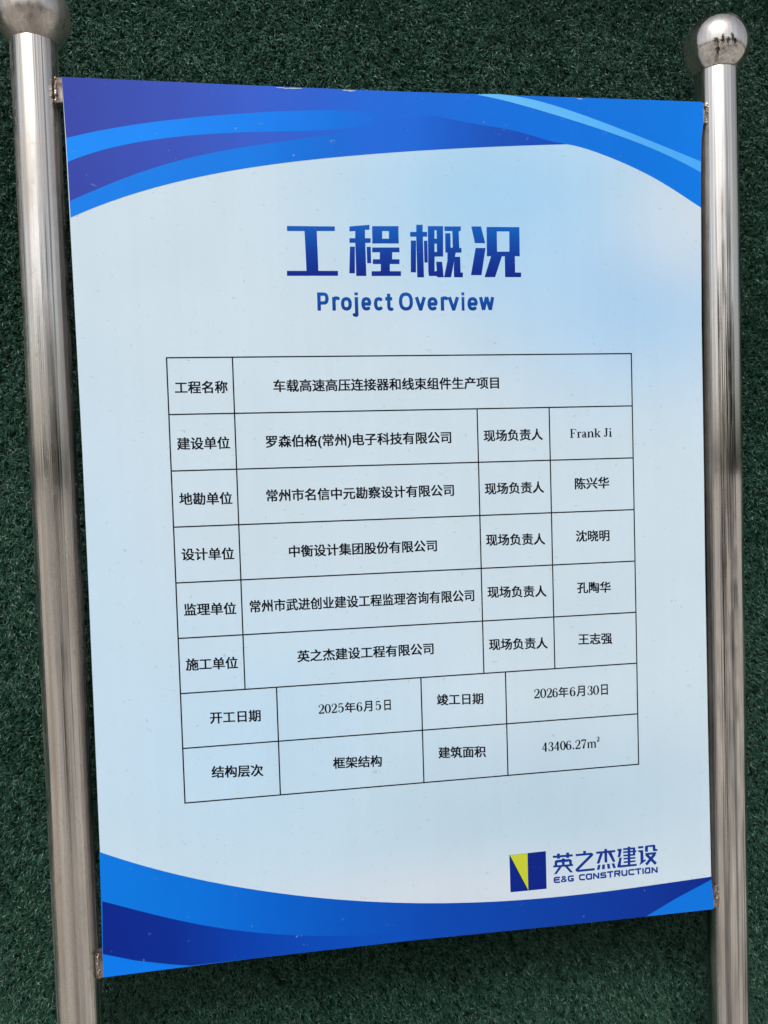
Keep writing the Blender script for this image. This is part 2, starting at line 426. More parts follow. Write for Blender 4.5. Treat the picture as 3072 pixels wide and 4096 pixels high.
STRIPE = [[-399.64,470.36],[-390.08,472.99],[-380.5,475.48],[-370.9,477.85],[-361.28,480.11],[-351.64,482.25],[-341.98,484.28],[-332.3,486.21],[-322.59,488.04],[-312.87,489.78],[-303.12,491.44],[-293.34,493.02],[-283.54,494.53],[-273.72,495.97],[-263.88,497.34],[-254.0,498.66],[-244.11,499.92],[-234.18,501.13],[-224.24,502.29],[-214.26,503.4],[-204.26,504.47],[-194.23,505.49],[-184.18,506.47],[-174.1,507.41],[-163.99,508.3],[-153.85,509.14],[-143.69,509.93],[-133.5,510.66],[-123.29,511.33],[-113.04,511.92],[-102.77,512.44],[-92.47,512.87],[-82.15,513.2],[-71.8,513.41],[-61.42,513.5],[-51.01,513.45],[-40.58,513.23],[-30.13,512.84],[-19.65,512.24],[-9.14,511.42],[-38.71,496.69],[-48.44,494.65],[-58.13,492.95],[-67.78,491.53],[-77.41,490.35],[-87.0,489.37],[-96.56,488.55],[-106.09,487.86],[-115.59,487.26],[-125.06,486.74],[-134.51,486.26],[-143.93,485.8],[-153.32,485.36],[-162.69,484.91],[-172.04,484.44],[-181.36,483.93],[-190.66,483.39],[-199.94,482.79],[-209.19,482.14],[-218.42,481.43],[-227.63,480.64],[-236.82,479.78],[-245.99,478.85],[-255.14,477.83],[-264.27,476.72],[-273.37,475.51],[-282.46,474.21],[-291.53,472.8],[-300.58,471.27],[-309.62,469.62],[-318.64,467.83],[-327.64,465.89],[-336.62,463.79],[-345.6,461.51],[-354.55,459.03],[-363.5,456.33],[-372.44,453.39],[-381.36,450.17],[-390.28,446.65],[-399.2,442.79]]
SWOOSH = [[-398.84,397.31],[-389.81,401.54],[-380.75,405.73],[-371.68,409.86],[-362.59,413.91],[-353.49,417.87],[-344.36,421.73],[-335.23,425.46],[-326.07,429.07],[-316.9,432.54],[-307.71,435.86],[-298.51,439.04],[-289.29,442.07],[-280.06,444.96],[-270.81,447.7],[-261.54,450.29],[-252.25,452.75],[-242.95,455.08],[-233.62,457.28],[-224.28,459.37],[-214.92,461.35],[-205.54,463.24],[-196.13,465.04],[-186.71,466.78],[-177.26,468.45],[-167.79,470.09],[-158.3,471.69],[-148.78,473.28],[-139.24,474.88],[-129.67,476.49],[-120.08,478.13],[-110.46,479.82],[-100.81,481.57],[-91.13,483.4],[-81.43,485.33],[-71.69,487.36],[-61.93,489.51],[-52.14,491.8],[-42.32,494.24],[-32.46,496.83],[24.91,509.77],[29.47,510.45],[34.02,510.72],[38.56,510.67],[43.11,510.37],[47.65,509.87],[52.2,509.24],[56.75,508.51],[61.3,507.73],[65.86,506.92],[70.43,506.11],[75.0,505.32],[79.58,504.55],[84.16,503.82],[88.76,503.13],[93.36,502.48],[97.97,501.87],[102.58,501.28],[107.2,500.71],[111.83,500.16],[116.47,499.6],[121.11,499.02],[125.75,498.42],[130.4,497.78],[135.06,497.09],[139.72,496.33],[144.39,495.51],[149.06,494.61],[153.73,493.64],[158.41,492.59],[163.09,491.47],[167.78,490.3],[172.48,489.08],[177.18,487.84],[181.89,486.6],[186.6,485.41],[191.32,484.31],[196.06,483.34],[200.8,482.57],[205.56,482.06],[214.56,480.43],[197.55,479.57],[180.62,478.65],[163.77,477.66],[146.99,476.63],[130.29,475.54],[113.66,474.4],[97.1,473.22],[80.62,471.99],[64.21,470.71],[47.88,469.39],[31.61,468.03],[15.42,466.61],[-0.71,465.14],[-16.76,463.61],[-32.75,462.02],[-48.67,460.36],[-64.52,458.63],[-80.31,456.82],[-96.03,454.91],[-111.68,452.91],[-127.28,450.8],[-142.81,448.58],[-158.27,446.22],[-173.68,443.72],[-189.03,441.07],[-204.32,438.25],[-219.56,435.24],[-234.74,432.04],[-249.86,428.62],[-264.93,424.97],[-279.96,421.07],[-294.93,416.9],[-309.85,412.44],[-324.73,407.67],[-339.57,402.58],[-354.36,397.13],[-369.11,391.31],[-383.82,385.09],[-398.5,378.44]]
LIGHTSTRIPE = [[99.1,538.59],[106.54,539.4],[113.99,539.88],[121.45,540.04],[128.91,539.91],[136.38,539.52],[143.87,538.89],[151.36,538.05],[158.86,537.0],[166.38,535.77],[173.91,534.37],[181.45,532.83],[189.01,531.15],[196.58,529.35],[204.16,527.44],[211.76,525.44],[219.38,523.34],[227.01,521.16],[234.66,518.92],[242.32,516.61],[250.0,514.24],[257.7,511.82],[265.41,509.35],[273.14,506.84],[280.89,504.3],[288.65,501.72],[296.43,499.1],[304.23,496.46],[312.05,493.79],[319.89,491.1],[327.74,488.39],[335.61,485.65],[343.5,482.9],[351.41,480.12],[359.34,477.34],[367.28,474.53],[375.25,471.72],[383.23,468.9],[391.23,466.07],[399.26,463.23],[399.04,449.02],[391.03,452.96],[383.04,456.75],[375.06,460.39],[367.11,463.88],[359.17,467.24],[351.25,470.46],[343.34,473.57],[335.45,476.55],[327.58,479.43],[319.72,482.2],[311.88,484.88],[304.06,487.47],[296.26,489.97],[288.47,492.41],[280.7,494.77],[272.94,497.08],[265.2,499.33],[257.48,501.53],[249.78,503.69],[242.09,505.81],[234.42,507.89],[226.77,509.94],[219.13,511.96],[211.51,513.96],[203.9,515.92],[196.32,517.86],[188.74,519.77],[181.19,521.64],[173.65,523.48],[166.13,525.28],[158.62,527.03],[151.13,528.73],[143.65,530.36],[136.19,531.91],[128.74,533.38],[121.31,534.75],[113.89,536.01],[106.48,537.13],[99.09,538.09]]
FOOTER = [[-398.98,-383.83],[-380.89,-392.16],[-362.68,-400.06],[-344.34,-407.56],[-325.88,-414.69],[-307.29,-421.46],[-288.57,-427.91],[-269.73,-434.04],[-250.77,-439.87],[-231.69,-445.42],[-212.48,-450.68],[-193.15,-455.68],[-173.69,-460.41],[-154.12,-464.88],[-134.41,-469.09],[-114.59,-473.04],[-94.63,-476.74],[-74.56,-480.18],[-54.35,-483.37],[-34.02,-486.29],[-13.57,-488.96],[7.02,-491.37],[27.73,-493.52],[48.57,-495.4],[69.53,-497.03],[90.63,-498.4],[111.85,-499.51],[133.21,-500.38],[154.69,-501.0],[176.31,-501.39],[198.05,-501.55],[219.93,-501.51],[241.94,-501.28],[264.08,-500.88],[286.34,-500.34],[308.75,-499.68],[331.28,-498.93],[353.95,-498.14],[376.74,-497.35],[399.68,-496.59],[401.23,-515.37],[402.81,-532.99],[403.06,-540.7],[401.57,-542.28],[204.05,-540.88],[-21.22,-537.9],[-223.59,-537.86],[-401.37,-540.44]]
FOOTDARK = [[-398.42,-445.17],[-389.57,-448.55],[-380.7,-451.99],[-371.81,-455.46],[-362.89,-458.93],[-353.94,-462.39],[-344.97,-465.81],[-335.97,-469.19],[-326.94,-472.5],[-317.88,-475.74],[-308.79,-478.9],[-299.67,-481.96],[-290.52,-484.93],[-281.34,-487.79],[-272.13,-490.55],[-262.89,-493.2],[-253.62,-495.73],[-244.32,-498.16],[-234.99,-500.48],[-225.62,-502.69],[-216.23,-504.79],[-206.81,-506.79],[-197.35,-508.68],[-187.87,-510.47],[-178.35,-512.17],[-168.81,-513.76],[-159.23,-515.27],[-149.63,-516.67],[-139.99,-517.98],[-130.32,-519.2],[-120.63,-520.32],[-110.9,-521.34],[-101.14,-522.25],[-91.36,-523.05],[-81.54,-523.74],[-71.69,-524.3],[-61.81,-524.72],[-51.89,-524.98],[-41.95,-525.08],[-31.97,-524.99],[0.52,-537.58],[-21.21,-537.74],[-223.58,-537.54],[-295.65,-537.97],[-317.48,-534.09],[-362.23,-523.71],[-400.39,-511.04]]
FOOTLIGHT = [[-400.33,-511.67],[-362.25,-524.18],[-317.5,-534.72],[-295.66,-538.28],[-401.36,-540.12]]
FOOTCORNER = [[304.4,-541.54],[348.31,-521.23],[399.8,-500.59],[401.23,-515.37],[402.81,-532.99],[402.69,-540.66],[401.2,-542.07]]
TITLE = [[[-145.22,372.18],[-86.42,372.38],[-86.61,366.73],[-108.92,366.44],[-108.52,318.02],[-84.32,318.16],[-84.52,312.07],[-147.36,311.75],[-147.14,317.79],[-123.21,317.93],[-123.98,366.25],[-145.44,365.97]],[[-68.32,372.63],[-43.2,375.0],[-43.4,368.91],[-49.01,368.63],[-49.33,358.47],[-42.27,358.55],[-42.45,352.85],[-49.11,352.58],[-49.15,312.05],[-61.81,311.98],[-61.74,352.64],[-68.97,352.56],[-68.79,358.24],[-61.56,358.33],[-61.27,367.05],[-68.52,366.55]],[[-68.5,347.91],[-62.3,347.97],[-63.36,315.23],[-70.39,315.19]],[[-47.59,347.91],[-42.4,347.97],[-42.62,327.79],[-47.61,327.76]],[[-39.93,373.42],[-6.71,373.88],[-6.83,367.75],[-40.12,367.32]],[[-40.12,367.32],[-27.41,367.48],[-27.7,358.11],[-40.21,357.96]],[[-19.05,367.59],[-6.9,367.75],[-6.97,358.35],[-19.34,358.2]],[[-40.21,357.96],[-6.97,358.35],[-6.94,352.42],[-40.4,352.06]],[[-40.76,347.17],[-6.25,347.51],[-6.43,341.57],[-15.67,341.49],[-15.93,332.9],[-6.69,332.97],[-6.87,327.03],[-19.05,326.94],[-19.32,318.14],[-5.24,318.22],[-5.42,312.27],[-42.49,312.08],[-42.3,318.0],[-30.83,318.07],[-30.55,326.86],[-40.57,326.79],[-40.38,332.7],[-31.62,332.77],[-31.36,341.35],[-40.94,341.26]],[[15.87,375.82],[24.11,375.94],[23.86,367.12],[29.58,367.19],[29.41,361.23],[23.9,361.16],[23.91,310.76],[15.22,310.72],[15.43,361.06],[7.62,360.97],[7.8,366.91],[15.61,367.01]],[[8.33,356.27],[15.08,356.34],[13.92,316.89],[7.15,316.85]],[[25.02,356.25],[29.48,356.3],[29.33,329.14],[24.87,329.1]],[[30.64,374.39],[50.2,374.66],[50.06,369.51],[30.49,369.25]],[[30.49,369.25],[38.98,369.36],[37.73,318.26],[29.65,318.22]],[[41.75,369.4],[50.06,369.51],[49.13,336.72],[41.41,342.42]],[[38.68,358.87],[49.76,359.0],[49.59,352.81],[38.51,352.69]],[[38.21,342.39],[49.3,342.5],[49.13,336.72],[38.05,336.62]],[[29.65,318.22],[38.59,318.27],[40.52,318.9],[39.99,330.25],[47.67,330.3],[49.26,310.89],[41.15,310.85],[40.13,312.5],[30.12,312.44]],[[51.9,374.27],[73.08,374.56],[72.93,368.77],[70.14,368.74],[70.42,347.66],[73.21,347.68],[73.05,341.89],[65.54,341.82],[63.06,329.8],[58.68,310.93],[49.69,310.89],[54.55,331.8],[54.83,341.72],[52.26,341.7],[52.51,365.83],[59.35,365.92],[59.28,347.96],[61.85,347.99],[61.99,368.63],[51.74,368.5]],[[64.11,336.64],[71.19,336.69],[71.3,317.01],[74.31,317.02],[73.93,311.0],[62.54,310.95],[62.46,323.59]],[[86.63,374.74],[99.37,374.91],[104.23,354.02],[90.82,353.87]],[[91.52,347.87],[104.5,347.99],[98.4,313.83],[84.56,313.76]],[[106.49,374.39],[149.64,374.76],[149.61,369.34],[106.45,368.79]],[[106.45,368.79],[119.8,368.96],[119.59,343.56],[106.12,343.44]],[[136.15,369.17],[149.61,369.34],[149.32,343.84],[135.73,343.71]],[[106.12,343.44],[149.32,343.84],[149.39,337.98],[105.96,337.61]],[[129.47,337.81],[142.81,337.92],[142.74,317.41],[150.65,317.45],[150.51,311.58],[129.24,311.48]],[[111.39,337.66],[125.76,337.78],[116.15,311.42],[102.24,311.35]]]
SUBTITLE = [["P",-111.2,-97.05,269.4,22.32],["r",-92.73,-84.49,269.38,22.37],["o",-82.01,-68.37,269.37,22.41],["j",-66.71,-60.49,269.35,22.45],["e",-56.54,-43.84,269.34,22.49],["c",-40.71,-28.37,269.33,22.54],["t",-26.27,-17.45,269.31,22.58],["O",-9.04,8.91,269.29,22.65],["v",11.46,25.47,269.27,22.71],["e",27.38,40.6,269.26,22.75],["r",44.45,52.8,269.24,22.81],["v",53.66,68.27,269.23,22.84],["i",71.5,75.16,269.21,22.89],["e",79.05,92.67,269.2,22.93],["w",94.62,113.98,269.19,22.98]]
TEXT = [["工程名称",-286.96,177.47,-224.03,177.28],["车载高速高压连接器和线束组件生产项目",-168.84,177.59,117.83,177.75],["建设单位",-287.18,109.61,-223.78,109.41],["罗森伯格(常州)电子科技有限公司",-180.49,108.36,53.32,108.44],["现场负责人",95.79,110.32,174.56,110.6],["地勘单位",-287.18,42.58,-223.46,41.47],["常州市名信中元勘察设计有限公司",-182.26,43.0,55.01,42.36],["现场负责人",95.49,42.45,174.65,42.35],["陈兴华",216.48,45.41,263.76,45.5],["设计单位",-287.11,-25.15,-223.8,-26.71],["中衡设计集团股份有限公司",-156.96,-27.15,30.83,-27.66],["现场负责人",95.3,-23.3,174.6,-25.12],["沈晓明",216.49,-23.31,262.81,-24.18],["监理单位",-287.14,-92.95,-223.93,-94.5],["常州市武进创业建设工程监理咨询有限公司",-207.49,-93.46,78.0,-93.9],["现场负责人",95.52,-90.91,174.88,-93.31],["孔陶华",216.59,-91.13,263.12,-92.4],["施工单位",-287.45,-160.81,-224.34,-162.04],["英之杰建设工程有限公司",-151.26,-159.02,22.73,-159.55],["现场负责人",95.74,-159.11,174.9,-161.48],["王志强",216.83,-159.43,263.84,-160.68],["开工日期",-261.04,-228.85,-199.03,-230.26],["竣工日期",25.17,-226.39,86.49,-228.74],["结构层次",-261.82,-296.75,-198.41,-299.51],["框架结构",-111.03,-297.74,-48.45,-299.69],["建筑面积",25.19,-295.1,88.1,-298.55]]
RUNS = [[["2",-127.11,-119.72,-233.43,11.68],["0",-118.95,-111.65,-233.52,11.68],["2",-110.68,-103.55,-233.6,11.7],["5",-102.39,-95.14,-233.69,11.71],["年",-93.78,-80.11,-233.82,11.74],["6",-78.65,-71.45,-233.95,11.76],["月",-69.99,-58.63,-234.06,11.77],["5",-54.75,-47.51,-234.2,11.79],["日",-43.42,-34.89,-234.33,11.81]],[["2",154.76,162.54,-233.6,12.14],["0",163.37,171.17,-233.7,12.15],["2",171.8,179.41,-233.8,12.17],["6",180.04,187.25,-233.89,12.18],["年",188.29,201.73,-234.02,12.2],["6",203.82,211.49,-234.16,12.22],["月",212.96,224.61,-234.28,12.23],["3",227.76,235.48,-234.43,12.26],["0",236.12,243.86,-234.52,12.27],["日",247.02,256.46,-234.66,12.29]],[["4",164.15,171.25,-305.03,11.97],["3",172.4,179.8,-305.06,12.0],["4",180.76,187.9,-305.07,12.0],["0",189.05,196.2,-305.09,12.02],["6",196.98,204.43,-305.1,12.04],[".",205.59,208.27,-305.12,12.04],["2",209.62,216.9,-305.13,12.05],["7",218.07,224.98,-305.15,12.06],["m",226.06,238.97,-305.18,12.09],["2",239.63,243.3,-297.22,6.15]],[["F",211.19,220.0,105.02,11.36],["r",220.94,227.19,105.04,11.37],["a",227.58,234.47,105.06,11.38],["n",234.87,244.2,105.08,11.39],["k",244.68,253.41,105.1,11.42],["J",257.2,263.91,105.12,11.43],["i",264.54,268.89,105.14,11.45]]]
LOGOSQ = [[116.08,-438.58],[165.89,-438.1],[165.91,-488.87],[116.46,-488.48]]
LOGOYEL = [[116.82,-438.73],[140.76,-438.33],[140.67,-488.11]]
LOGOLINE = [[116.08,-438.58],[117.11,-438.71],[140.74,-488.27],[139.85,-488.47]]
LOGOCN = [[[175.5,-448.33],[202.98,-448.86],[202.8,-445.94],[175.33,-445.43]],[[181.17,-442.97],[181.21,-449.99],[185.27,-450.29],[185.24,-443.26]],[[193.88,-442.91],[193.91,-450.17],[197.99,-450.47],[197.96,-443.21]],[[181.27,-460.8],[181.42,-454.26],[177.69,-453.89],[177.54,-460.42]],[[180.53,-455.71],[181.89,-455.0],[179.94,-451.73],[178.58,-452.44]],[[181.03,-455.2],[198.3,-455.52],[198.07,-451.85],[180.8,-451.54]],[[197.23,-455.18],[198.75,-456.18],[200.65,-453.18],[199.13,-452.19]],[[197.83,-454.52],[197.78,-460.85],[201.53,-461.17],[201.57,-454.84]],[[181.42,-454.26],[180.84,-455.49],[179.51,-455.89],[178.21,-455.23],[177.69,-453.89],[178.27,-452.65],[179.6,-452.25],[180.9,-452.92]],[[182.78,-453.55],[182.2,-454.79],[180.87,-455.19],[179.57,-454.52],[179.05,-453.18],[179.62,-451.95],[180.95,-451.55],[182.26,-452.21]],[[200.05,-453.87],[199.48,-455.11],[198.14,-455.51],[196.83,-454.84],[196.31,-453.5],[196.89,-452.26],[198.22,-451.86],[199.53,-452.53]],[[201.57,-454.87],[201.0,-456.1],[199.66,-456.51],[198.35,-455.84],[197.83,-454.49],[198.4,-453.26],[199.74,-452.86],[201.05,-453.52]],[[187.65,-450.15],[187.64,-461.01],[191.57,-461.33],[191.57,-450.46]],[[175.68,-461.35],[203.17,-461.92],[203.0,-459.19],[175.51,-458.63]],[[207.08,-449.12],[229.31,-449.44],[229.11,-446.51],[206.88,-446.2]],[[217.41,-442.88],[217.46,-447.58],[221.42,-447.86],[221.37,-443.15]],[[227.05,-449.21],[228.58,-450.54],[230.96,-447.88],[229.44,-446.55]],[[228.46,-447.78],[206.7,-466.29],[209.29,-469.15],[231.07,-450.64]],[[206.41,-468.58],[207.34,-470.08],[210.51,-468.37],[209.58,-466.87]],[[231.66,-449.39],[231.08,-450.64],[229.73,-451.04],[228.41,-450.37],[227.88,-449.02],[228.46,-447.78],[229.81,-447.38],[231.13,-448.04]],[[209.87,-467.91],[209.29,-469.15],[207.95,-469.55],[206.64,-468.88],[206.11,-467.53],[206.69,-466.3],[208.03,-465.89],[209.35,-466.56]],[[208.56,-470.71],[233.26,-470.87],[233.01,-467.79],[208.32,-467.65]],[[235.74,-448.8],[262.55,-448.94],[262.31,-446.0],[235.51,-445.87]],[[247.04,-443.18],[247.16,-461.59],[251.05,-461.89],[250.93,-443.46]],[[279.96,-443.28],[279.71,-469.33],[283.54,-469.68],[283.79,-443.62]],[[273.82,-447.54],[290.28,-447.73],[290.09,-445.06],[273.62,-444.88]],[[273.73,-451.51],[292.41,-451.73],[292.24,-449.35],[273.55,-449.13]],[[273.88,-456.07],[290.59,-456.39],[290.43,-454.01],[273.72,-453.69]],[[274.04,-460.39],[291.01,-460.66],[290.84,-458.37],[273.88,-458.11]],[[274.21,-465.15],[290.94,-465.16],[290.74,-462.87],[274.01,-462.86]],[[287.4,-445.18],[287.2,-456.06],[290.64,-456.4],[290.84,-445.51]],[[294.85,-447.37],[302.41,-447.39],[302.16,-444.44],[294.61,-444.41]],[[305.19,-457.41],[320.56,-457.5],[320.32,-454.53],[304.95,-454.45]],[[316.92,-455.89],[304.29,-469.15],[307.3,-471.87],[319.94,-458.6]],[[304.86,-457.79],[318.49,-472.0],[321.37,-469.47],[307.73,-455.26]],[[183.12,-461.55],[187.44,-461.65],[179.95,-470.59],[176.45,-470.47]],[[191.28,-461.34],[195.84,-461.8],[202.87,-470.49],[199.02,-470.33]],[[240.85,-448.89],[245.22,-449.08],[239.85,-462.23],[235.96,-461.98]],[[251.91,-448.33],[257.03,-448.59],[262.38,-462.12],[258.96,-462.11]],[[237.86,-464.06],[241.51,-464.05],[239.91,-470.73],[236.03,-470.57]],[[243.7,-464.27],[247.6,-464.09],[247.22,-470.67],[243.33,-470.51]],[[250.38,-463.76],[254.04,-463.89],[255.12,-470.62],[251.22,-470.69]],[[256.97,-463.94],[260.64,-463.98],[262.95,-470.7],[259.28,-470.66]],[[265.27,-445.05],[271.78,-445.22],[271.38,-448.11],[269.36,-456.19],[265.43,-456.51],[267.31,-447.95],[265.6,-447.78]],[[267.62,-457.2],[271.55,-457.12],[270.73,-461.3],[269.87,-467.61],[292.5,-467.84],[292.44,-470.69],[267.11,-470.65],[264.93,-469.71],[264.97,-467.82],[267.59,-459.09]],[[294.81,-449.69],[301.96,-449.92],[302.45,-463.99],[305.19,-462.83],[305.65,-465.02],[296.65,-470.3],[296.94,-467.72],[297.95,-466.87],[297.95,-453.09],[294.77,-451.59]],[[304.52,-445.42],[306.52,-444.33],[318.41,-444.06],[319.48,-445.68],[319.55,-449.97],[322.51,-450.98],[322.47,-453.35],[316.02,-452.96],[315.63,-446.97],[308.95,-446.56],[308.73,-453.2],[304.63,-452.79]]]
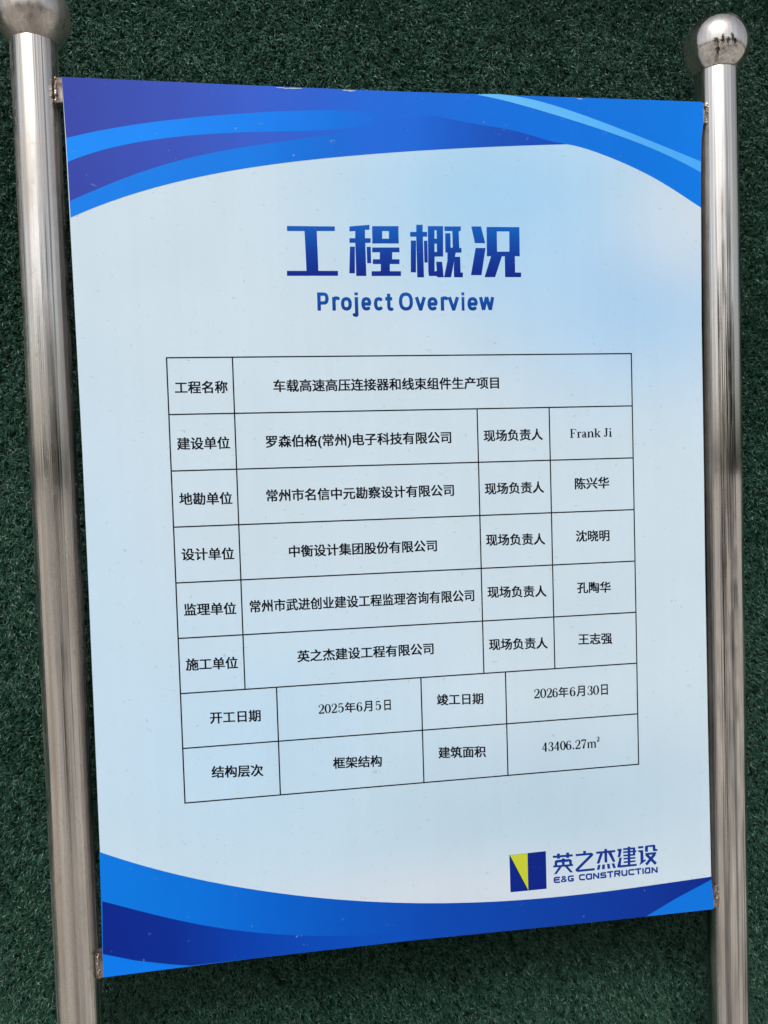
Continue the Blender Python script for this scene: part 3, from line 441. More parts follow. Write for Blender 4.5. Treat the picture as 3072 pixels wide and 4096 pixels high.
LOGOEN = [[[184.67,-474.36],[177.97,-474.14],[178.08,-476.3],[184.78,-476.52]],[[177.21,-474.42],[176.14,-475.48],[177.75,-477.07],[178.83,-476.01]],[[175.85,-476.21],[175.94,-480.44],[178.14,-480.57],[178.04,-476.34]],[[176.21,-481.14],[177.04,-482.16],[178.71,-480.89],[177.87,-479.87]],[[177.93,-482.61],[184.64,-482.84],[184.53,-480.67],[177.82,-480.45]],[[179.12,-475.33],[178.78,-476.06],[178.0,-476.29],[177.23,-475.9],[176.92,-475.1],[177.26,-474.38],[178.05,-474.14],[178.82,-474.54]],[[178.04,-476.39],[177.7,-477.12],[176.92,-477.35],[176.15,-476.96],[175.85,-476.16],[176.18,-475.44],[176.97,-475.2],[177.74,-475.6]],[[178.14,-480.62],[177.8,-481.35],[177.01,-481.58],[176.24,-481.18],[175.94,-480.39],[176.28,-479.66],[177.06,-479.43],[177.83,-479.82]],[[178.98,-481.64],[178.64,-482.37],[177.85,-482.6],[177.08,-482.21],[176.78,-481.41],[177.12,-480.69],[177.9,-480.45],[178.67,-480.85]],[[178.03,-479.34],[184.02,-479.39],[183.86,-477.23],[177.87,-477.17]],[[203.66,-474.43],[197.64,-474.28],[197.77,-476.45],[203.79,-476.6]],[[196.97,-474.5],[195.65,-475.54],[197.11,-477.27],[198.44,-476.23]],[[195.28,-476.37],[195.52,-480.63],[197.73,-480.69],[197.48,-476.43]],[[195.83,-481.34],[196.77,-482.37],[198.36,-481.01],[197.42,-479.97]],[[197.65,-482.78],[202.7,-482.83],[202.54,-480.66],[197.48,-480.61]],[[203.73,-481.92],[203.93,-479.35],[201.72,-479.01],[201.52,-481.57]],[[202.77,-478.1],[199.49,-477.99],[199.61,-480.16],[202.88,-480.27]],[[198.81,-475.48],[198.47,-476.21],[197.68,-476.44],[196.91,-476.05],[196.6,-475.25],[196.94,-474.52],[197.73,-474.29],[198.5,-474.68]],[[197.49,-476.52],[197.15,-477.25],[196.36,-477.48],[195.58,-477.09],[195.28,-476.29],[195.62,-475.56],[196.4,-475.33],[197.18,-475.72]],[[197.73,-480.77],[197.39,-481.5],[196.6,-481.73],[195.83,-481.34],[195.52,-480.54],[195.86,-479.81],[196.65,-479.58],[197.42,-479.97]],[[198.67,-481.81],[198.33,-482.54],[197.54,-482.77],[196.77,-482.37],[196.46,-481.58],[196.8,-480.85],[197.59,-480.61],[198.36,-481.01]],[[203.73,-481.86],[203.39,-482.59],[202.6,-482.83],[201.82,-482.43],[201.52,-481.63],[201.86,-480.9],[202.65,-480.67],[203.42,-481.06]],[[203.93,-479.3],[203.59,-480.02],[202.8,-480.26],[202.02,-479.86],[201.72,-479.07],[202.06,-478.34],[202.85,-478.1],[203.62,-478.5]],[[219.12,-474.37],[213.08,-474.22],[213.21,-476.39],[219.25,-476.54]],[[212.37,-474.46],[211.14,-475.51],[212.68,-477.2],[213.91,-476.15]],[[210.8,-476.32],[211.05,-480.58],[213.26,-480.65],[213.02,-476.38]],[[211.48,-481.42],[212.57,-482.33],[213.93,-480.73],[212.83,-479.81]],[[213.29,-482.61],[219.33,-482.91],[219.25,-480.74],[213.21,-480.44]],[[214.25,-475.42],[213.91,-476.15],[213.12,-476.38],[212.34,-475.99],[212.03,-475.19],[212.37,-474.46],[213.16,-474.22],[213.94,-474.62]],[[213.02,-476.47],[212.68,-477.2],[211.89,-477.43],[211.11,-477.04],[210.8,-476.24],[211.14,-475.51],[211.93,-475.27],[212.71,-475.67]],[[213.27,-480.73],[212.92,-481.46],[212.13,-481.7],[211.36,-481.3],[211.05,-480.5],[211.39,-479.77],[212.18,-479.53],[212.96,-479.93]],[[214.36,-481.64],[214.02,-482.37],[213.23,-482.61],[212.45,-482.21],[212.14,-481.41],[212.48,-480.68],[213.27,-480.45],[214.05,-480.84]],[[222.9,-476.44],[228.23,-476.52],[228.07,-474.34],[222.74,-474.27]],[[227.04,-475.35],[227.15,-481.73],[229.38,-481.88],[229.27,-475.5]],[[228.15,-480.72],[222.82,-480.78],[223.03,-482.96],[228.37,-482.89]],[[223.7,-481.15],[222.28,-479.69],[220.73,-481.11],[222.15,-482.58]],[[222.61,-480.45],[222.45,-476.66],[220.23,-476.57],[220.39,-480.35]],[[222.11,-477.46],[223.59,-476.2],[222.05,-474.51],[220.57,-475.77]],[[223.93,-475.47],[223.59,-476.2],[222.8,-476.43],[222.02,-476.04],[221.71,-475.24],[222.05,-474.51],[222.84,-474.27],[223.62,-474.67]],[[229.27,-475.54],[228.92,-476.27],[228.13,-476.51],[227.35,-476.11],[227.04,-475.31],[227.38,-474.58],[228.17,-474.34],[228.96,-474.74]],[[229.38,-481.92],[229.03,-482.65],[228.24,-482.89],[227.46,-482.49],[227.15,-481.69],[227.49,-480.96],[228.28,-480.72],[229.07,-481.12]],[[224.04,-481.98],[223.69,-482.71],[222.9,-482.95],[222.12,-482.55],[221.81,-481.75],[222.15,-481.02],[222.95,-480.79],[223.73,-481.18]],[[222.61,-480.52],[222.27,-481.25],[221.48,-481.48],[220.7,-481.08],[220.39,-480.29],[220.73,-479.56],[221.52,-479.32],[222.3,-479.72]],[[222.45,-476.73],[222.11,-477.46],[221.32,-477.7],[220.54,-477.3],[220.23,-476.5],[220.57,-475.77],[221.36,-475.53],[222.14,-475.93]],[[230.55,-474.49],[230.38,-482.5],[232.61,-482.73],[232.78,-474.72]],[[230.86,-475.77],[237.42,-482.82],[239.02,-481.43],[232.45,-474.38]],[[237.26,-474.47],[237.09,-482.72],[239.32,-482.95],[239.49,-474.7]],[[248.97,-474.58],[242.63,-474.65],[242.84,-476.83],[249.18,-476.77]],[[241.91,-474.94],[240.81,-476.0],[242.46,-477.61],[243.56,-476.54]],[[240.54,-476.91],[240.84,-478.59],[243.05,-478.39],[242.74,-476.71]],[[242.02,-479.58],[247.62,-479.68],[247.47,-477.5],[241.87,-477.4]],[[246.63,-479.13],[247.48,-480.4],[249.32,-479.32],[248.47,-478.05]],[[247.31,-479.54],[246.88,-481.38],[249.07,-482.04],[249.5,-480.19]],[[247.88,-480.62],[240.57,-480.58],[240.75,-482.76],[248.06,-482.8]],[[243.85,-475.85],[243.51,-476.58],[242.71,-476.82],[241.93,-476.42],[241.61,-475.62],[241.96,-474.89],[242.75,-474.65],[243.54,-475.05]],[[242.76,-476.92],[242.41,-477.65],[241.62,-477.89],[240.83,-477.49],[240.52,-476.69],[240.86,-475.96],[241.66,-475.72],[242.45,-476.12]],[[243.06,-478.61],[242.72,-479.34],[241.92,-479.58],[241.14,-479.18],[240.83,-478.38],[241.17,-477.64],[241.97,-477.41],[242.75,-477.81]],[[248.67,-478.71],[248.33,-479.44],[247.53,-479.68],[246.74,-479.28],[246.43,-478.48],[246.77,-477.74],[247.57,-477.51],[248.36,-477.91]],[[249.52,-479.98],[249.18,-480.71],[248.38,-480.95],[247.59,-480.55],[247.28,-479.75],[247.63,-479.01],[248.42,-478.78],[249.21,-479.18]],[[249.09,-481.83],[248.75,-482.56],[247.95,-482.8],[247.17,-482.4],[246.85,-481.59],[247.2,-480.86],[248.0,-480.62],[248.78,-481.02]],[[250.5,-476.33],[259.05,-476.26],[258.84,-474.08],[250.29,-474.15]],[[253.66,-475.23],[253.76,-482.81],[256.0,-482.98],[255.91,-475.39]],[[260.29,-474.22],[260.12,-482.72],[262.36,-482.95],[262.53,-474.44]],[[261.47,-476.23],[268.08,-476.33],[267.93,-474.14],[261.31,-474.04]],[[266.88,-475.2],[267.06,-478.54],[269.31,-478.61],[269.13,-475.27]],[[268.08,-477.48],[261.47,-477.51],[261.67,-479.7],[268.29,-479.67]],[[269.13,-475.35],[268.79,-476.09],[267.98,-476.33],[267.19,-475.93],[266.88,-475.12],[267.22,-474.39],[268.03,-474.15],[268.82,-474.55]],[[269.31,-478.69],[268.97,-479.42],[268.16,-479.66],[267.37,-479.26],[267.06,-478.46],[267.4,-477.72],[268.21,-477.49],[269.0,-477.89]],[[264.19,-479.41],[267.55,-483.07],[269.17,-481.7],[265.81,-478.03]],[[270.33,-474.57],[270.45,-480.74],[272.7,-480.89],[272.58,-474.71]],[[270.9,-481.63],[272.11,-482.61],[273.46,-480.98],[272.25,-480.0]],[[272.87,-482.89],[277.89,-482.93],[277.71,-480.74],[272.7,-480.7]],[[278.93,-481.97],[279.21,-474.97],[276.95,-474.7],[276.67,-481.7]],[[272.7,-480.93],[272.36,-481.67],[271.56,-481.91],[270.77,-481.51],[270.45,-480.7],[270.8,-479.97],[271.6,-479.73],[272.39,-480.13]],[[273.91,-481.91],[273.57,-482.65],[272.76,-482.88],[271.97,-482.48],[271.66,-481.68],[272.0,-480.94],[272.81,-480.71],[273.6,-481.11]],[[278.93,-481.95],[278.58,-482.69],[277.78,-482.92],[276.99,-482.52],[276.67,-481.72],[277.01,-480.98],[277.82,-480.74],[278.61,-481.15]],[[289.06,-474.48],[282.17,-474.4],[282.33,-476.59],[289.23,-476.68]],[[281.46,-474.65],[280.46,-475.49],[282.03,-477.2],[283.03,-476.35]],[[280.12,-476.3],[280.29,-480.35],[282.55,-480.45],[282.38,-476.4]],[[280.57,-481.05],[281.53,-482.19],[283.23,-480.9],[282.27,-479.75]],[[282.44,-482.64],[289.09,-482.85],[288.97,-480.65],[282.32,-480.45]],[[283.38,-475.61],[283.03,-476.35],[282.23,-476.59],[281.44,-476.19],[281.12,-475.38],[281.46,-474.65],[282.27,-474.41],[283.06,-474.81]],[[282.38,-476.46],[282.03,-477.2],[281.23,-477.44],[280.43,-477.04],[280.12,-476.23],[280.46,-475.49],[281.27,-475.26],[282.06,-475.66]],[[282.55,-480.52],[282.2,-481.25],[281.4,-481.49],[280.6,-481.09],[280.29,-480.28],[280.63,-479.55],[281.44,-479.31],[282.23,-479.71]],[[283.51,-481.66],[283.16,-482.4],[282.36,-482.63],[281.57,-482.23],[281.25,-481.43],[281.6,-480.69],[282.4,-480.45],[283.19,-480.85]],[[289.99,-476.42],[298.88,-476.37],[298.67,-474.18],[289.79,-474.23]],[[293.44,-475.24],[293.55,-482.63],[295.82,-482.79],[295.71,-475.4]],[[300.12,-474.73],[300.22,-482.83],[302.5,-483.0],[302.4,-474.89]],[[305.54,-476.57],[310.75,-476.62],[310.57,-474.42],[305.37,-474.37]],[[309.52,-475.45],[309.65,-481.9],[311.93,-482.05],[311.8,-475.6]],[[310.7,-480.87],[305.5,-480.82],[305.67,-483.02],[310.88,-483.07]],[[306.4,-481.23],[305.19,-479.91],[303.55,-481.29],[304.77,-482.61]],[[305.49,-480.91],[306.57,-475.78],[304.34,-475.17],[303.26,-480.29]],[[306.59,-475.59],[306.25,-476.33],[305.44,-476.57],[304.64,-476.17],[304.32,-475.36],[304.67,-474.62],[305.48,-474.38],[306.27,-474.78]],[[311.8,-475.64],[311.45,-476.38],[310.64,-476.62],[309.84,-476.22],[309.52,-475.41],[309.87,-474.67],[310.68,-474.43],[311.48,-474.83]],[[311.93,-482.09],[311.58,-482.83],[310.77,-483.07],[309.97,-482.66],[309.65,-481.86],[310.0,-481.12],[310.81,-480.88],[311.61,-481.28]],[[306.72,-482.03],[306.38,-482.77],[305.57,-483.01],[304.77,-482.61],[304.45,-481.8],[304.8,-481.06],[305.61,-480.82],[306.4,-481.23]],[[305.51,-480.72],[305.16,-481.46],[304.35,-481.7],[303.55,-481.29],[303.23,-480.49],[303.58,-479.75],[304.39,-479.51],[305.19,-479.91]],[[313.25,-474.83],[313.11,-482.92],[315.39,-483.16],[315.53,-475.06]],[[313.56,-476.12],[320.14,-483.23],[321.78,-481.84],[315.2,-474.73]],[[320.05,-475.06],[320.06,-482.94],[322.35,-483.13],[322.33,-475.25]],[[194.21,-481.57],[188.19,-475.41],[187.0,-476.53],[193.01,-482.69]],[[188.32,-476.48],[189.07,-475.38],[187.61,-474.36],[186.86,-475.46]],[[188.35,-475.72],[191.46,-475.94],[191.45,-474.25],[188.33,-474.03]],[[190.64,-475.31],[191.09,-476.62],[192.72,-476.2],[192.27,-474.89]],[[191.38,-475.7],[186.01,-479.37],[187.07,-480.79],[192.44,-477.12]],[[185.69,-480.14],[185.9,-481.48],[187.6,-481.36],[187.39,-480.02]],[[186.76,-482.26],[190.84,-482.55],[190.82,-480.85],[186.74,-480.57]],[[191.49,-482.3],[194.05,-479.51],[192.73,-478.32],[190.17,-481.1]],[[188.46,-476.06],[188.19,-476.63],[187.58,-476.81],[186.97,-476.5],[186.73,-475.88],[187.0,-475.31],[187.61,-475.13],[188.22,-475.44]],[[189.2,-474.96],[188.94,-475.53],[188.32,-475.71],[187.72,-475.41],[187.48,-474.78],[187.74,-474.21],[188.36,-474.03],[188.96,-474.34]],[[192.32,-475.19],[192.05,-475.76],[191.44,-475.94],[190.83,-475.63],[190.59,-475.01],[190.86,-474.44],[191.48,-474.26],[192.08,-474.57]],[[192.77,-476.5],[192.51,-477.07],[191.89,-477.26],[191.28,-476.95],[191.04,-476.32],[191.31,-475.75],[191.93,-475.57],[192.53,-475.88]],[[187.4,-480.17],[187.14,-480.74],[186.52,-480.92],[185.92,-480.61],[185.68,-479.99],[185.95,-479.42],[186.56,-479.24],[187.16,-479.55]],[[187.61,-481.51],[187.35,-482.08],[186.73,-482.26],[186.13,-481.95],[185.89,-481.33],[186.16,-480.76],[186.77,-480.58],[187.38,-480.88]],[[191.69,-481.79],[191.43,-482.36],[190.81,-482.54],[190.21,-482.23],[189.97,-481.61],[190.23,-481.04],[190.85,-480.86],[191.45,-481.17]]]
POST_L = [-435.42,26.62]
POST_R = [434.24,27.22]
RX_HEADER = [[-403.09,[60,74,168]],[-273.49,[62,86,186]],[-184.88,[62,98,204]],[-93.94,[50,102,212]],[-31.98,[42,108,218]],[47.02,[38,112,220]],[160.63,[24,116,224]],[277.89,[10,120,224]],[399.0,[8,126,230]]]
RX_STRIPE = [[-401.49,[8,142,255]],[-274.08,[14,138,250]],[-185.43,[26,132,242]],[-125.04,[28,126,236]],[-75.66,[32,118,226]],[-9.56,[40,108,216]]]
RX_SWOOSH = [[-395.75,[8,130,236]],[-186.53,[16,126,230]],[-126.09,[24,118,222]],[-76.35,[36,110,216]],[-33.41,[42,108,218]],[17.02,[40,107,216]],[68.18,[38,97,204]],[126.62,[38,88,190]],[214.4,[36,78,186]]]
RX_FOOT = [[-401.66,[10,126,228]],[-282.55,[12,118,222]],[-190.41,[18,104,208]],[-95.75,[24,92,196]],[1.53,[26,82,186]],[135.5,[26,74,172]],[274.6,[24,64,160]],[398.94,[22,52,142]]]
RX_FOOTDARK = [[-403.42,[30,50,142]],[-314.37,[30,56,150]],[-222.94,[30,72,176]],[-129.01,[28,82,188]],[-64.96,[26,86,190]],[0.28,[26,84,190]]]
TZ = [310.72,375.94]
SZ = [266.4,291.71999999999997]
CHIPS = [[-153.02,-121.11,537.68,537.44,1.8],[-72.22,-55.46,537.44,537.34,2.0],[229.93,237.01,538.22,537.9,1.6]]
TABS = [[-0.4105,-0.4022,0.5135,0.5425,-0.4095],[-0.411,-0.4024,-0.544,-0.5125,-0.4078],[0.4058,0.4112,0.5145,0.5415,0.4103],[0.405,0.4112,-0.5435,-0.514,0.41]]

# ------------------------------------------------------------------ the ground and the turf-clad wall
k = NT('ground_earth')
f1 = k.noise(k.coord(), 1.3, 6, 0.6); f2 = k.noise(k.coord(), 30, 5)
c = k.mix(k.rng(f2, 0.2, 0.8, 0, 0.4), k.ramp(f1, [(0.38, (0.18, 0.165, 0.15, 1)), (0.5, (0.43, 0.40, 0.365, 1)), (0.62, (0.60, 0.565, 0.52, 1))]), (0.41, 0.38, 0.345, 1))
k.l(c, k.b.inputs['Base Color']); k.b.inputs['Roughness'].default_value = 0.95
k.bump(f2, 0.6, 0.02)
g = mesh_obj('ground', [(-150, -150, 0), (150, -150, 0), (150, 150, 0), (-150, 150, 0)], [(0, 1, 2, 3)], k.m)
tag(g, kind='structure')

WALL_Y = 0.112          # face of the turf's backing
k = NT('turf_backing')
f = k.noise(k.coord(), 90, 5)
k.l(k.ramp(f, [(0.3, (0.003, 0.009, 0.006, 1)), (0.7, (0.009, 0.028, 0.018, 1))]), k.b.inputs['Base Color'])
k.b.inputs['Roughness'].default_value = 1.0
k.b.inputs['Specular IOR Level'].default_value = 0.05
k.bump(f, 1.0, 0.006)
def box(x0, x1, y0, y1, z0, z1):
    v = [(x, y, z) for x in (x0, x1) for y in (y0, y1) for z in (z0, z1)]
    return v, [(0, 1, 3, 2), (4, 6, 7, 5), (0, 4, 5, 1), (2, 3, 7, 6), (0, 2, 6, 4), (1, 5, 7, 3)]
wv, wf = box(-4.5, 4.5, WALL_Y, WALL_Y + 0.12, 0.0, 2.6)
wall = mesh_obj('turf_wall', wv, wf, k.m)
tag(wall, 'tall wall clad in dark green artificial turf behind the steel sign posts', 'wall')

k = NT('turf_fibre')
at = k.n('ShaderNodeAttribute', attribute_name='shade')
c = k.ramp(at.outputs['Fac'], [(0.0, (0.006, 0.028, 0.017, 1)), (0.5, (0.020, 0.080, 0.051, 1)), (0.85, (0.042, 0.135, 0.090, 1)), (1.0, (0.13, 0.27, 0.20, 1))])
k.l(c, k.b.inputs['Base Color'])
k.b.inputs['Roughness'].default_value = 0.36
k.b.inputs['Specular IOR Level'].default_value = 0.42
turf_m = k.m
def turf():
    rng = np.random.default_rng(11)
    def roots(x0, x1, z0, z1, tufts, per, spread):
        n = int((x1 - x0) * (z1 - z0) * tufts)
        p = tufts ** -0.5; gx, gz = np.meshgrid(np.arange(x0, x1, p), np.arange(z0, z1, p))
        c = np.c_[gx.ravel(), gz.ravel()] + rng.normal(0, 1, (gx.size, 2)) * (0.42 * p, 0.16 * p); n = len(c)
        q = np.repeat(c, per, 0) + rng.normal(0, spread, (n * per, 2))
        return q, np.repeat(rng.normal(0, 1, n), per)
    def inside(P, x0, x1, z0, z1, soft):                     # the finest pile near the sign thins out gradually into coarser blades
        d = np.minimum(np.minimum(P[:, 0] - x0, x1 - P[:, 0]), np.minimum(P[:, 1] - z0, z1 - P[:, 1]))
        return d > rng.uniform(0, soft, len(P))
    core = (-0.80, 0.82, HC - 1.04, HC + 0.98, 0.22)
    near = (-1.65, 1.75, HC - 1.40, 2.75, 0.25)
    A, ta = roots(-0.80, 0.82, HC - 1.04, HC + 0.98, TUFTS, 14, 0.0025)
    ok = inside(A, *core) & ~((np.abs(A[:, 0] - 0.02) < 0.27) & (np.abs(A[:, 1] - HC + 0.01) < 0.40))     # never seen behind the middle of the board
    A, ta = A[ok], ta[ok]
    B, tb = roots(-1.65, 1.75, 0.05, 2.59, 10500, 9, 0.0032)
    ok = ~inside(B, *core) & inside(B, *near); B, tb = B[ok], tb[ok]
    C_, tc = roots(-2.8, 2.9, 0.02, 2.59, 5000, 7, 0.004)
    ok = ~inside(C_, *near); C_, tc = C_[ok], tc[ok]
    P = np.r_[A, B, C_]; n = len(P); tuft = np.r_[ta, tb, tc]
    wide = np.r_[np.ones(len(A)), np.full(len(B), 1.5), np.full(len(C_), 2.0)]
    # tufts: neighbours lean the same way, and the lean drifts slowly over the wall
    fx, fz = P[:, 0], P[:, 1]
    lean = -2.1 + 1.1 * np.sin(3.1 * fx + 1.3 * fz) + 0.8 * np.sin(7.3 * fz - 4.1 * fx + 1) + 0.5 * np.sin(31 * fx + 23 * fz)
    phi = lean + 0.7 * tuft + rng.normal(0, 1.0, n)
    Ln = rng.uniform(0.006, 0.012, n) * (0.75 + 0.25 * wide)
    th0 = np.radians(rng.uniform(0, 45, n)) + 0.22 * np.sin(5.0 * fx + 2.2 * np.sin(3 * fz)) * np.sin(6.1 * fz + 1.7 * fx) + 0.15 * tuft; dth = np.radians(rng.uniform(8, 52, n))
    dphi = rng.normal(0, 0.45, n)
    w = rng.uniform(0.00026, 0.00052, n) * wide
    seg = 3
    pos = np.c_[fx, np.full(n, WALL_Y - 0.0005), fz]
    V = np.empty((n, (seg + 1) * 2, 3)); roll = rng.normal(0, 0.6, n)
    for i in range(seg + 1):
        th = th0 + dth * i; ph = phi + dphi * i
        t = np.c_[np.cos(ph), np.zeros(n), np.sin(ph)]; nn = np.array([0, -1.0, 0])
        d = np.cos(th)[:, None] * nn + np.sin(th)[:, None] * t
        side = np.c_[-np.sin(ph), np.zeros(n), np.cos(ph)]
        up = np.cross(d, side)
        sd_ = side * np.cos(roll)[:, None] + up * np.sin(roll)[:, None]
        ww = (w * (1.0, 1.05, 0.85, 0.3)[i])[:, None]
        V[:, i * 2] = pos + sd_ * ww; V[:, i * 2 + 1] = pos - sd_ * ww
        pos = pos + d * (Ln / seg)[:, None]
        pos[:, 1] = np.minimum(pos[:, 1], WALL_Y - 0.001)
    q = np.array([[2 * i, 2 * i + 1, 2 * i + 3, 2 * i + 2] for i in range(seg)])
    F = (np.arange(n)[:, None, None] * (seg + 1) * 2 + q[None]).reshape(-1, 4)
    me = bpy.data.meshes.new('turf_pile')
    nv = n * (seg + 1) * 2; nf = len(F)
    me.vertices.add(nv); me.vertices.foreach_set('co', V.reshape(-1))
    me.loops.add(nf * 4); me.loops.foreach_set('vertex_index', F.reshape(-1).astype(np.int32))
    me.polygons.add(nf); me.polygons.foreach_set('loop_start', np.arange(0, nf * 4, 4, dtype=np.int32))
    me.polygons.foreach_set('use_smooth', np.ones(nf, bool))
    sh = np.repeat(np.clip(rng.normal(0.50, 0.22, n) + 0.06 * tuft + 0.10 * np.sin(4.3 * fx + 2 * np.sin(2.9 * fz)) * np.sin(5.2 * fz - 1.4 * fx), 0, 1) , (seg + 1) * 2)
    me.update(); me.validate()
    a = me.attributes.new('shade', 'FLOAT', 'POINT'); a.data.foreach_set('value', sh.astype(np.float32))
    me.materials.append(turf_m)
    o = bpy.data.objects.new('turf_pile', me); COL.objects.link(o); o.parent = wall
    o['kind'] = 'stuff'
TUFTS = 25000
turf()

# ------------------------------------------------------------------ trees across the open ground (they show in the polished steel)
bark = flat_mat('bark', (0.06, 0.045, 0.035), 0.9)
k = NT('leaves'); at = k.n('ShaderNodeAttribute', attribute_name='shade')
k.l(k.ramp(at.outputs['Fac'], [(0, (0.015, 0.03, 0.012, 1)), (1, (0.06, 0.09, 0.035, 1))]), k.b.inputs['Base Color'])
k.b.inputs['Roughness'].default_value = 0.6
leaf_m = k.m
def tree(x, y, h, r, seed, label):
    rng = np.random.default_rng(seed)
    t = empty('tree', (x, y, 0)); tag(t, label, 'tree', 'trees across the open ground')
    n, V, F = 10, [], []
    for i in range(7):
        z = h * 0.75 * i / 6; rr = 0.09 * h / 5 * (1.25 - i / 6) + 0.02; ox = 0.08 * math.sin(i * 1.3 + seed)
        V += [(x + ox + rr * math.cos(2 * math.pi * j / n), y + rr * math.sin(2 * math.pi * j / n), z) for j in range(n)]
    for i in range(6):
        for j in range(n): F.append((i * n + j, i * n + (j + 1) % n, (i + 1) * n + (j + 1) % n, (i + 1) * n + j))
    mesh_obj('trunk', V, F, bark, t, True)
    cl = rng.normal(0, 1, (26, 3)); cl /= np.linalg.norm(cl, axis=1)[:, None]
    cl = cl * rng.uniform(0.3, 1.0, (26, 1)) ** 0.6 * np.array([r, r, h * 0.40]) + np.array([x, y, h * 0.56])
    m_ = 4200
    c0 = cl[rng.integers(0, 26, m_)] + rng.normal(0, 0.16 * r, (m_, 3))
    a = rng.normal(0, 1, (m_, 3)); a /= np.linalg.norm(a, axis=1)[:, None]
    b = np.cross(a, rng.normal(0, 1, (m_, 3))); b /= np.linalg.norm(b, axis=1)[:, None]
    s = rng.uniform(0.05, 0.11, (m_, 1))
    V = np.stack([c0 + a * s * 1.5, c0 + b * s * 0.7, c0 - a * s * 1.5, c0 - b * s * 0.7], 1).reshape(-1, 3)
    o = mesh_obj('crown', [tuple(v) for v in V], [tuple(range(i * 4, i * 4 + 4)) for i in range(m_)], leaf_m, t)
    at_ = o.data.attributes.new('shade', 'FLOAT', 'POINT'); at_.data.foreach_set('value', np.repeat(rng.uniform(0, 1, m_), 4).astype(np.float32))
tree(-0.25, -5.6, 4.4, 0.55, 1, 'slim dark tree opposite the sign, added to mirror as a dark streak in the steel')  # unseen tree, placed for its dark reflection in the posts
tree(4.9, -9.5, 6.4, 1.0, 2, 'taller leafy tree to the right, mirrored as the second dark streak in the posts')
tree(9.0, -12.0, 4.6, 1.9, 3, 'low round tree farthest right, mirrored near the rim of the right ball')
tree(-3.4, -8.6, 3.4, 0.9, 5, 'short bushy tree left of the slim one, mirrored low in the right ball')
tree(1.9, -7.6, 3.3, 0.8, 6, 'short bushy tree right of the slim one, mirrored in the left post')
tree(-5.6, -12.0, 5.2, 1.4, 7, 'round tree behind the short bushy one on the left')
tree(6.6, -8.2, 3.6, 1.1, 8, 'short wide tree beside the taller leafy one on the right')
tree(-9.5, -15.0, 5.5, 2.2, 4, 'wide tree farthest left and farthest from the sign')

